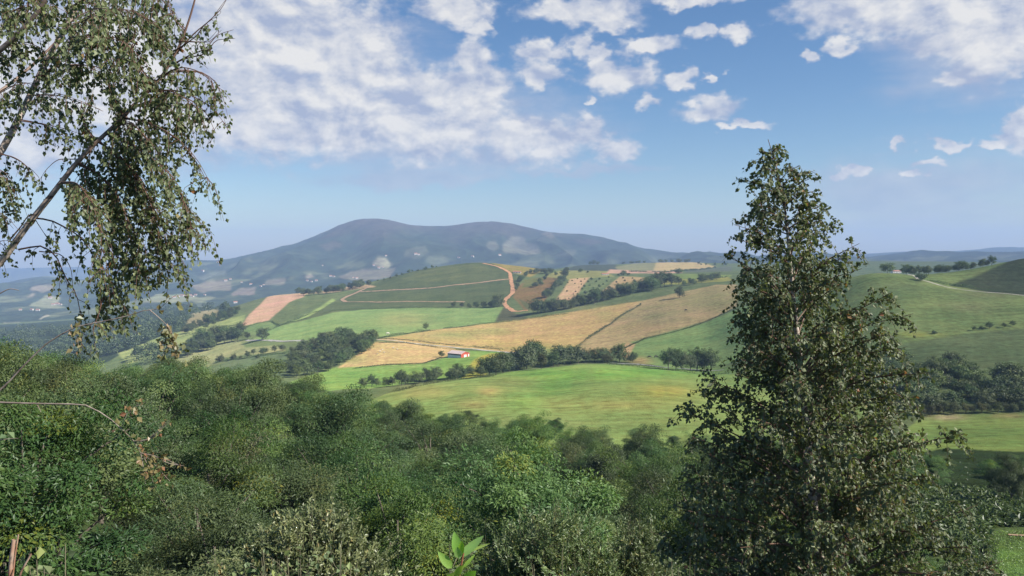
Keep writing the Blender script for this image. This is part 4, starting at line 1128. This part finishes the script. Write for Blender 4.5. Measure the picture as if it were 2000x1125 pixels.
# ---- undergrowth between the trees, and the bracken bank
def cover(name, n, u0, u1, y0, y1, lf, h, leafm, label, seed, keep=None):
    rng = np.random.default_rng(seed)
    yy = y0 * (y1 / y0) ** rng.uniform(0, 1, n); uu = rng.uniform(u0, u1, n)
    xx = uu * yy
    if keep is not None:
        k = keep(1000 + 1500 * uu, yy); xx, yy = xx[k], yy[k]
    n = len(xx)
    hh = h * (0.3 + 1.2 * fbm(xx / 2.5, yy / 2.5, 2, seed))
    q = np.stack([xx, yy, zg(xx, yy) + hh * rng.uniform(.1, 1, n)], -1)
    L = lf * rng.uniform(.6, 1.4, n) * (0.6 + yy / 90)
    V, T = leaf_arrays(q, rng.normal(size=(n, 3)) * (1, 1, .5), np.array((0, 0, 1.2)) + rng.normal(size=(n, 3)) * .5, L, L * .45)
    me = mesh_np(name, V, T, [leafm], tint=np.repeat(np.clip(fbm(xx / 1.5, yy / 1.5, 2, seed + 2) * .7 + rng.normal(0, .13, n), 0, 1), 4))
    tag(link(name, me), label, kind='stuff')
cover('undergrowth', 25000, -.78, .78, 5, 138, .2, .5, LF_OAK, 'dark leafy undergrowth below the trees of the slope', 3, lambda px, y: ~((px > 1800) & (y > 30) & (y < 95)))
cover('bracken', 30000, .50, .80, 56, 98, .36, .7, LF_FERN, 'green bracken covering the bank above the little meadow', 4, lambda px, y: ~((px > 1948) & (y < 65)))
cover('meadow_grass', 20000, .625, .80, 24, 63, .10, .12, LF_YOUNG, 'short bright grass of the little meadow', 6, lambda px, y: px > 1945)

BARK_OLIVE = noisy_mat('olive_bark', (0.06, 0.06, 0.035), (0.15, 0.14, 0.09), 9, 5, .9)
# ------------------------------------------------------------------ willow bushes and saplings in front
def bush(name, px, pytop, Y, wpx, nst, nl, lf, wf, leafm, label, seed, spread=.75, cat='bush', stemm=BARK_OLIVE, up=1.0, nfrac=.35):
    rng = np.random.default_rng(seed)
    top = at(px, pytop, Y)
    x0, y0 = top[0], Y
    z0 = float(zg(x0, y0)); H = top[2] - z0; R = wpx / F * Y
    paths, P, D, Nn, T = [], [], [], [], []
    for i in range(nst):
        ph = rng.uniform(0, 6.28); r = R * sqrt(rng.uniform(0, 1))
        e = np.array((cos(ph) * r, sin(ph) * r * .9, H * (1 - .42 * (r / R) ** 2) * rng.uniform(.84, 1.02)))
        s = np.array((cos(ph) * r * .2, sin(ph) * r * .2, -.2))
        mid = s * .45 + e * .55 + np.array((cos(ph) * r * .15, sin(ph) * r * .15, H * .02))
        pth = curve([s, mid, e], 9)
        paths.append((pth, np.linspace(.014, .0025, 9)))
        for b in range(5):                                     # side shoots
            j = int(rng.integers(4, 8)); q = pth[j]
            d = unit(np.array((rng.normal(), rng.normal(), 1.4 * up)))
            e2 = q + d * H * rng.uniform(.08, .2)
            tw = curve([q, (q + e2) / 2 + rng.normal(size=3) * .03, e2], 5)
            paths.append((tw, np.linspace(.004, .0015, 5)))
            for pp in (tw,):
                n = nl; s_ = rng.uniform(.05, 1, n) * 4
                k = s_.astype(int).clip(0, 3); f = (s_ - k)[:, None]
                P.append(pp[k] * (1 - f) + pp[k + 1] * f)
                D.append(unit(pp[k + 1] - pp[k]) * up + rng.normal(size=(n, 3)) * .7)
                T.append(np.clip(rng.normal(.5, .2) + rng.normal(0, .12, n), 0, 1))
        n = nl; s_ = rng.uniform(.4, 1, n) * 8
        k = s_.astype(int).clip(0, 7); f = (s_ - k)[:, None]
        P.append(pth[k] * (1 - f) + pth[k + 1] * f + rng.normal(size=(n, 3)) * .02)
        D.append(unit(pth[k + 1] - pth[k]) * up + rng.normal(size=(n, 3)) * .7)
        T.append(np.clip(rng.normal(.5, .2) + rng.normal(0, .12, n), 0, 1))
    P = np.concatenate(P); D = np.concatenate(D); T = np.concatenate(T)
    L = lf * rng.uniform(.6, 1.3, len(P))
    V, Tr = leaf_arrays(P, D, rng.normal(size=P.shape) + (0, -.2, .7), L, L * wf)
    r_ = empty(name, (x0, y0, z0))
    tv, tf = tubes(paths, 5)
    link('stem', mesh_np(name + '_stems', tv, tf, [stemm], smooth=True), r_)
    link('leaves', mesh_np(name + '_leaves', V, Tr, [leafm], tint=np.repeat(T, 4)), r_)
    return tag(r_, label, cat)
bush('willow_bush', 610, 985, 13.0, 185, 330, 70, .075, .42, LF_WILLOW, 'broad pale green willow bush at bottom centre left', 1)
bush('willow_bush', 1075, 975, 13.6, 165, 330, 60, .07, .30, LF_WILLOW, 'grey olive twiggy willow bush beside the bright young shoot', 2)
bush('willow_bush', 1245, 990, 14, 85, 140, 55, .07, .3, LF_WILLOW, 'narrow olive willow bush at foot of the big birch', 3)
bush('willow_bush', 960, 1010, 14, 60, 60, 22, .04, .28, LF_WILLOW, 'small yellowish willow bush left of the twiggy one', 4)
bush('willow_bush', 1915, 1045, 14, 75, 90, 22, .06, .35, LF_WILLOW, 'yellow green bush beside the little meadow at bottom right', 5)
bush('poplar_sapling', 600, 1025, 5.5, 190, 40, 9, .05, .75, LF_BROAD, 'broad leaved poplar saplings in front of the pale willow bush', 6, up=.3)
bush('poplar_sapling', 90, 1020, 4.6, 95, 14, 8, .06, .85, LF_BROAD, 'broad leaved poplar sapling at the bottom left corner', 7, up=.2)
bush('poplar_sapling', 1100, 1070, 6, 130, 20, 7, .042, .75, LF_BROAD, 'thin broad leaved sapling in front of the twiggy willow', 8, up=.3)
bush('poplar_sapling', 865, 1045, 6, 60, 12, 7, .045, .7, LF_BROAD, 'small leafy sapling behind the bright young shoot', 9, up=.3)
bush('poplar_sapling', 1330, 1060, 6, 60, 12, 7, .045, .7, LF_BROAD, 'small leafy sapling below left of the big birch', 10, up=.3)

# ---- the bright young shoot
def big_leaf(p0, p1, w, bend=.12, n=7):
    p0, p1 = np.asarray(p0), np.asarray(p1)
    d = p1 - p0; L = np.linalg.norm(d); d = d / L
    view = unit((p0 + p1) / 2); sd_ = unit(np.cross(d, view)); nn = np.cross(sd_, d)
    V = []
    for i in range(n):
        t_ = i / (n - 1)
        ww = w * (sin(pi * min(1, t_ ** .8)) ** .75 if 0 < t_ < 1 else 0.02)
        c = p0 + d * L * t_ + nn * bend * L * (t_ * (1 - t_)) * 1.5
        V += [c - sd_ * ww / 2 - nn * ww * .16, c, c + sd_ * ww / 2 - nn * ww * .13]
    Fc = []
    for i in range(n - 1):
        a = i * 3
        Fc += [(a, a + 1, a + 4, a + 3), (a + 1, a + 2, a + 5, a + 4)]
    return np.array(V), np.array(Fc)
YS = 2.0
root = at(893, 1180, YS); root[2] = float(zg(root[0], YS))
shoot = empty('young_shoot', root)
v, f = tubes([(curve([root * 1.0, at(888, 1150, YS), at(896, 1110, YS), at(905, 1080, YS)], 12) - root, np.linspace(.006, .0025, 12))])
M_redstem = noisy_mat('red_stem', (0.16, 0.06, 0.03), (0.28, 0.11, 0.06), 30, 4, .6)
link('stem', mesh_np('shoot_stem', v, f, [M_redstem], smooth=True), shoot)
for i, (bx, by, tx, ty, w, dy, tn) in enumerate([(897,1088,887,1038,21,0,.9),(898,1088,945,1046,17,.02,.85),(902,1084,936,1054,15,.05,.3),(903,1081,958,1061,6,.03,.6),(883,1110,855,1077,18,-.02,.8),
        (898,1087,903,1056,13,-.02,1.0),(903,1110,928,1083,7,.02,.7),(889,1126,903,1104,14,-.02,.75),(868,1140,888,1118,16,-.04,.85),(905,1138,930,1115,20,-.03,.9),(897,1145,866,1128,14,.02,.6),(896,1090,893,1068,16,-.03,.95)]):
    V, Fc = big_leaf(at(bx, by, YS + dy * .5), at(tx, ty, YS + dy), w / F * YS, .1 if i % 2 else -.06)
    link('leaf', mesh_np('shoot_leaf', V - root, Fc, [LF_YOUNG], smooth=True, tint=np.full(len(V), tn)), shoot)
tag(shoot, 'bright lime green young shoot with broad leaves at bottom centre', 'shoot')
# ---- broken reddish stems at the bottom left
v, f = [], []
rt = at(24, 1180, 4.0)
paths = [(curve([at(20,1400,4.0), at(20,1120,4.0), at(22,1090,4.0), at(27,1054,4.0)], 10) - rt, np.linspace(.013, .010, 10)),
         (curve([at(24,1400,4.05), at(25,1130,4.05), at(30,1080,4.05), at(36,1044,4.05)], 10) - rt, np.linspace(.009, .004, 10)),
         (curve([at(30,1400,3.95), at(34,1126,3.95), at(50,1105,3.95), at(61,1082,3.95)], 10) - rt, np.linspace(.010, .005, 10))]
v, f = tubes(paths)
tag(link('broken_stem', mesh_np('broken_stem', v, f, [noisy_mat('peeling_stem', (0.22, 0.09, 0.05), (0.42, 0.33, 0.26), 9, 5, .8)], smooth=True), None, rt),
    'broken reddish brown stems sticking up at the bottom left corner', 'stick')

# ------------------------------------------------------------------ the big birch on the right
def finish_birch(name, wood, twigs, P, D, T, lf, label, seed, base, wf=.82, leafm=LF_BIRCH):
    rng = np.random.default_rng(seed + 100)
    P = np.concatenate(P); D = np.concatenate(D); T = np.concatenate(T)
    L = lf * rng.uniform(.6, 1.2, len(P))
    V, Tr = leaf_arrays(P, D, rng.normal(size=P.shape) + (0, -.15, .35), L, L * wf, fold=.16)
    r = empty(name, base)
    def wm(nm, paths, thin):
        v, f = tubes(paths, 8)
        tn = np.concatenate([np.repeat(np.clip((thin - q[1]) / thin * 1.3, 0, 1), 8 if np.max(q[1]) > .012 else 4) for q in paths])
        return mesh_np(nm, v - base, f, [BIRCH_BARK], smooth=True, tint=tn)
    link('trunk', wm(name + '_trunk', wood[:1], .012), r)
    link('branches', wm(name + '_branches', wood[1:] + twigs, .030), r)
    link('crown', mesh_np(name + '_crown', V - base, Tr, [leafm], tint=np.repeat(T, 4)), r)
    return tag(r, label, 'tree')
def twig_leaves(rng, tw, sp, P, D, T, tb, orange=.025, hang=.65):
    ln = np.linalg.norm(np.diff(tw, axis=0), axis=1).sum()
    n = max(2, int(ln / sp)); s_ = rng.uniform(.12, 1, n) * (len(tw) - 1)
    k = s_.astype(int).clip(0, len(tw) - 2); f = (s_ - k)[:, None]
    P.append(tw[k] * (1 - f) + tw[k + 1] * f + rng.normal(size=(n, 3)) * .012)
    D.append(unit(tw[k + 1] - tw[k]) * .35 + rng.normal(size=(n, 3)) * .55 + np.array((0, 0, -hang)))
    t = np.clip(rng.normal(tb, .17, n), 0, .92)
    t[rng.uniform(size=n) < orange] = rng.uniform(.95, 1)
    T.append(t)
rb = np.random.default_rng(77)
YB = 8.0
tr_px = [(1632,1640),(1612,1250),(1600,1090),(1590,1000),(1577,860),(1566,740),(1553,620),(1542,500),(1532,400),(1516,325),(1500,272)]
TRK = curve([at(x, y, YB) for x, y in tr_px], 40)
TRK[0, 2] = min(TRK[0, 2], float(zg(TRK[0, 0], YB)) - .1)
rowT = np.array([pix(*p)[1] for p in TRK]); rowX = np.array([pix(*p)[0] for p in TRK])
rT = np.interp(rowT, [272, 330, 400, 500, 620, 740, 860, 1000, 1250, 1640], [.003, .006, .010, .017, .025, .033, .041, .048, .058, .075])
wood = [(TRK, rT)]; twigs = []; P, D, T = [], [], []
PR_Y = [262, 300, 335, 360, 400, 430, 460, 500, 540, 580, 615, 650, 690, 740, 800, 860, 920, 1000, 1080, 1200]
PR_L = [3, 22, 45, 60, 82, 112, 128, 140, 130, 128, 112, 135, 150, 195, 250, 285, 300, 310, 305, 290]
PR_R = [3, 20, 55, 75, 92, 100, 118, 142, 165, 172, 195, 225, 200, 245, 268, 262, 270, 275, 300, 320]
NB = 170
for i in range(NB):
    f_ = (i + rb.uniform(0, 1)) / NB
    py_t = 285 + (1190 - 285) * f_ ** .92
    ph = i * 2.39996 + rb.uniform(-.4, .4)
    c_, s_ = cos(ph), sin(ph)
    wl, wr = np.interp(py_t, PR_Y, PR_L), np.interp(py_t, PR_Y, PR_R)
    reach = (wr if c_ > 0 else wl) * abs(c_) + (wl + wr) / 2 * (1 - abs(c_))
    reach *= rb.uniform(.72, 1.14)
    py_s = min(py_t + reach * rb.uniform(.35, .75), 1300)
    s = np.array([np.interp(py_s, rowT[::-1], TRK[::-1, q]) for q in range(3)])
    r_m = reach / F * YB
    zt_ = at(1500, py_t, YB)[2]
    tx = np.interp(py_t, rowT[::-1], TRK[::-1, 0])
    e = np.array((tx + c_ * r_m, YB + s_ * r_m, zt_))
    mid = s * .5 + e * .5 + np.array((0, 0, .10 * r_m)) + rb.normal(size=3) * .04 * r_m
    b = curve([s, mid, e], 12)
    rad0 = np.interp(py_s, [272, 500, 800, 1300], [.004, .008, .014, .02])
    wood.append((b, np.linspace(rad0, .002, 12)))
    tb = rb.normal(.45, .10)
    ntw = int((5 + r_m * 18) * (1.0 if py_t < 560 else 1.3))
    for j in range(ntw):
        t_ = rb.uniform(.16, 1.0) ** .8
        q = b[int(t_ * 11)]
        qx, qy = pix(*q)
        if q[1] < YB + .05 and 390 < qy < 900 and abs(qx - np.interp(qy, rowT[::-1], rowX[::-1])) < 20 and rb.uniform() < .12: continue
        ln = rb.uniform(.12, .34) * (1.15 - .35 * t_) * (0.55 + .5 * min(1, r_m))
        d = unit(np.array((c_, s_, .1)) * .6 + rb.normal(size=3) * .75 + np.array((0, 0, .1)))
        m_ = q + d * ln * .55 + np.array((0, 0, .02)); e2 = q + d * ln - np.array((0, 0, ln * .35))
        tw = curve([q, m_, e2], 5)
        twigs.append((tw, np.linspace(.003, .001, 5)))
        twig_leaves(rb, tw, .0155, P, D, T, tb + rb.normal(0, .06), .012, .45)
base = TRK[0].copy(); base[2] = float(zg(base[0], YB))
finish_birch('birch_tree', wood, twigs, P, D, T, .045, 'tall pointed birch with dark leaves and pale trunk, right foreground', 5, base)

# ------------------------------------------------------------------ the birch leaning in from the left
rb = np.random.default_rng(91)
YL = 6.0
wood = []; twigs = []; P, D, T = [], [], []
trunk_px = [(-330, 1900), (-300, 1200), (-270, 700), (-250, 300), (-220, -100), (-190, -600)]
TL = curve([at(x, y, YL) for x, y in trunk_px], 24)
TL[0, 2] = float(zg(TL[0, 0], YL)) - .2
wood.append((TL, np.linspace(.09, .03, 24)))
def limb(pts, r0, r1, dy0=0.0, dy1=0.0):
    q = curve([at(x, y, YL + dy0 + (dy1 - dy0) * i / (len(pts) - 1)) for i, (x, y) in enumerate(pts)], 22)
    wood.append((q, np.linspace(r0, r1, 22)))
    return q
limb([(-268,680),(-120,615),(0,513),(50,445),(100,382),(150,318),(190,276),(240,230),(262,205)], .038, .013)
limb([(258,208),(290,178),(330,128),(362,60),(385,-20),(400,-110)], .013, .004)
limb([(-250,480),(-100,390),(0,298),(35,235),(62,180),(90,120),(125,62),(165,-20),(200,-140)], .036, .012, 0, .5)
limb([(-235,200),(-120,170),(-30,120),(60,40),(120,-60)], .03, .012, 0, -.4)
limb([(-240,280),(-100,220),(-20,190),(60,130),(130,60)], .02, .008, 0, 1.2)
SUB = [ # (points, copies, twigs per 100 px, hang length in px, spread in depth)
 ([(240,230),(285,238),(330,262),(372,300),(400,345),(412,380)],2,11,70,.5),
 ([(210,260),(255,282),(310,318),(345,365),(365,420),(380,470)],3,13,85,.6),
 ([(190,276),(225,300),(268,345),(300,400),(318,455),(325,510)],4,15,90,.7),
 ([(150,318),(185,335),(220,375),(245,430),(262,490),(268,540)],4,15,90,.6),
 ([(120,355),(150,360),(185,400),(205,455),(212,520),(216,570)],3,13,80,.5),
 ([(66,426),(95,427),(125,440),(160,470),(185,510),(205,560),(212,600)],1,10,70,.3),
 ([(36,484),(80,484),(105,500),(130,545),(150,575),(158,640),(157,690)],1,9,45,.2),
 ([(80,490),(115,498),(140,530),(147,575)],1,3,20,.1),
 ([(290,180),(330,180),(370,195),(405,222),(425,260)],3,12,55,.6),
 ([(300,165),(340,140),(380,140),(415,165),(425,200)],3,12,55,.5),
 ([(330,128),(365,112),(400,95),(425,65),(455,60)],2,6,24,.3),
 ([(345,100),(380,70),(410,40),(430,15),(445,-10)],2,6,26,.4),
 ([(350,80),(400,85),(430,60)],2,7,30,.3),
 ([(260,210),(300,200),(345,225),(370,255)],3,14,65,.8),
 ([(220,250),(250,240),(290,270),(315,310)],3,14,75,.8),
 ([(75,150),(110,130),(160,125),(210,140),(245,170)],3,13,60,.9),
 ([(90,120),(130,90),(180,70),(235,75),(275,105)],3,14,60,.9),
 ([(125,62),(170,35),(225,20),(275,30),(310,60)],3,14,65,.9),
 ([(150,10),(200,-25),(260,-30),(310,-10),(340,25)],3,13,70,.9),
 ([(60,185),(100,185),(150,195),(195,215)],2,11,55,.9),
 ([(35,235),(75,245),(115,255),(150,275)],2,9,45,.8),
 ([(-20,190),(20,170),(60,165),(95,185)],2,12,70,1.0),
 ([(-30,120),(10,90),(50,80),(90,95)],3,13,70,1.0),
 ([(0,60),(40,20),(90,10),(130,30)],3,13,70,1.0),
 ([(-40,0),(20,-30),(80,-40),(140,-20)],3,13,75,1.0),
 ([(0,298),(20,305),(50,320),(60,345)],2,10,60,.6),
 ([(-60,330),(-20,330),(15,350),(30,390)],2,11,80,.7),
 ([(-90,410),(-40,400),(0,420),(25,450)],2,10,60,.6),
 ([(20,470),(40,440),(60,420),(80,440),(95,470)],1,8,30,.3),
 ([(0,515),(-20,480),(10,470),(40,490)],1,9,40,.4),
 ([(180,285),(170,330),(175,375),(170,405)],2,8,40,.5),
 ([(160,310),(120,310),(90,330),(75,350)],1,7,30,.4),
 ([(150,-30),(190,20),(200,70),(185,110)],2,10,50,1.2),
 ([(300,168),(275,130),(262,80),(275,40)],3,14,60,.8),
 ([(340,110),(310,75),(300,30),(310,-10)],3,13,60,.7),
 ([(240,228),(215,180),(220,120),(250,90)],3,13,60,.8),
 ([(190,276),(165,235),(180,180)],3,12,60,.8),
 ([(362,60),(335,30),(320,-20)],2,10,50,.6),
 ([(190,560),(220,575),(240,600),(250,630)],2,12,55,.3),
 ([(205,580),(190,610),(180,640)],2,12,50,.3),
 ([(230,500),(270,520),(300,548)],2,10,40,.4),
]
for pts, cp, per, hang, dep in SUB:
    for c_ in range(cp):
        o0 = rb.normal(0, dep) if c_ else 0.0
        jx, jy = (rb.normal(0, 12), rb.normal(0, 12)) if c_ else (0, 0)
        n = len(pts)
        q = curve([at(x + jx * i / n + rb.normal(0, 2), y + jy * i / n + rb.normal(0, 2), max(4.4, YL + o0 * min(1, i * .5))) for i, (x, y) in enumerate(pts)], 14)
        wood.append((q, np.linspace(.007 if n > 4 else .0045, .0014, 14)))
        ln_px = np.hypot(*np.diff(np.array(pts, float), axis=0).T).sum()
        tb = rb.normal(.42, .08)
        for j in range(int(per * ln_px / 100 * 0.78)):
            t_ = rb.uniform(.12, 1.0)
            p0 = q[int(t_ * 13)]
            h = hang / F * YL * rb.uniform(.35, 1.25)
            d = np.array((rb.normal(.05, .5), rb.normal(0, .5), 0.0))
            p1 = p0 + d * h * .35 + np.array((0, 0, -h * .25)); p2 = p0 + d * h * .55 + np.array((rb.normal(0, .03), 0, -h))
            tw = curve([p0, p1, p2], 6)
            twigs.append((tw, np.linspace(.0024, .0009, 6)))
            twig_leaves(rb, tw, .020, P, D, T, tb, .006, .8)
base = TL[0].copy(); base[2] = float(zg(base[0], YL))
finish_birch('weeping_birch', wood, twigs, P, D, T, .038, 'weeping birch with pale limbs hanging in at the upper left', 6, base)

# ---- bare and half withered twigs reaching in at the left edge
def loose_twig(name, stems, r0, Y, leaves, label, seed, leafm, lf):
    rng = np.random.default_rng(seed)
    base = at(*stems[0][0], Y)
    paths = []
    for pts in stems:
        q = curve([at(x, y, Y) for x, y in pts], 16)
        paths.append((q, np.linspace(r0, r0 * .3, 16) if pts is stems[0] else np.linspace(r0 * .5, r0 * .2, 16)))
    P, D, T = [], [], []
    for pts, n in leaves:
        q = curve([at(x, y, Y) for x, y in pts], 12)
        paths.append((q, np.linspace(r0 * .3, r0 * .15, 12)))
        s_ = rng.uniform(0, 11, n); k = s_.astype(int).clip(0, 10); f = (s_ - k)[:, None]
        P.append(q[k] * (1 - f) + q[k + 1] * f + rng.normal(size=(n, 3)) * .02)
        D.append(rng.normal(size=(n, 3)) * .6 + np.array((0, 0, -.7))); T.append(np.clip(rng.normal(.5, .25, n), 0, 1))
    r = empty(name, base)
    v, f = tubes(paths, 6)
    link('branches', mesh_np(name, v - base, f, [M_twig], smooth=True), r)
    if P:
        P = np.concatenate(P); D = np.concatenate(D); T = np.concatenate(T)
        L = lf * rng.uniform(.6, 1.2, len(P))
        V, Tr = leaf_arrays(P, D, rng.normal(size=P.shape) + (0, -.3, .2), L, L * .75)
        link('leaves', mesh_np(name + '_leaves', V - base, Tr, [leafm], tint=np.repeat(T, 4)), r)
    return tag(r, label, 'twig')
M_twig = noisy_mat('twig_bark', (0.13, 0.10, 0.085), (0.30, 0.26, 0.23), 14, 5, .8)
loose_twig('twig', [[(-120,830),(-40,790),(0,762),(55,705),(95,668),(125,650),(150,638),(200,628),(245,618),(295,604),(312,603)],[(292,605),(310,620),(328,637)]], .0065, 4.2,
           [([(326,636),(322,665),(318,700)],30), ([(328,637),(336,665),(345,700)],34), ([(328,637),(345,670),(352,690)],16), ([(312,603),(328,588),(345,575)],10), ([(150,630),(150,655),(157,690)],26)],
           'long arching twig with a hanging leafy tip at left edge', 11, LF_DEAD, .038)
loose_twig('twig', [[(-120,790),(-40,785),(0,786),(60,788),(120,789),(160,790),(190,802),(215,818),(245,845),(262,862),(275,885)],[(72,789),(80,805)],[(262,862),(290,858),(315,838),(332,822)],[(275,885),(300,890),(330,905),(360,910)],[(275,885),(280,915),(284,945)]], .0058, 3.6,
           [([(262,868),(290,856),(330,820)],16), ([(275,885),(310,893),(355,910)],30), ([(280,890),(292,918),(300,945)],34), ([(290,895),(318,925),(332,940)],30), ([(235,838),(255,800),(285,785)],18)],
           'bare pale horizontal twig ending in withered brown leaves', 12, LF_DEAD, .030)
loose_twig('twig', [[(-80,600),(-20,585),(0,573),(22,564),(37,567)]], .006, 4.0, [], 'short bare twig poking in at the left edge', 13, LF_DEAD, .03)
loose_twig('twig', [[(-80,870),(-30,862),(0,859),(20,857),(36,856)]], .004, 3.8, [([(-20,860),(0,856),(18,850)],6)], 'tiny leafy twig at the left edge above the wood', 14, LF_BROAD, .05)
# ------------------------------------------------------------------ haze: the morning air between here and the mountain
bm = bmesh.new()
bmesh.ops.create_cube(bm, size=1.0)
hz = bpy.data.meshes.new('haze'); bm.to_mesh(hz); bm.free()
ho = link('haze', hz)
ho.location = (0, 4450, 0)
zt, zb = 285.0, float(Z.min()) - 3.0
ho.scale = (27000, 9900, zt - zb)
ho.location.z = (zt + zb) / 2
m, t = mat('morning_haze')
pv = N(t, 'ShaderNodeVolumePrincipled')
pv.inputs['Color'].default_value = (0.43, 0.61, 1.0, 1)
pv.inputs['Density'].default_value = 1.3e-4
pv.inputs['Anisotropy'].default_value = 0.0
out = N(t, 'ShaderNodeOutputMaterial')
t.links.new(pv.outputs[0], out.inputs['Volume'])
hz.materials.append(m)
tag(ho, 'blue morning haze filling the valley', kind='stuff')
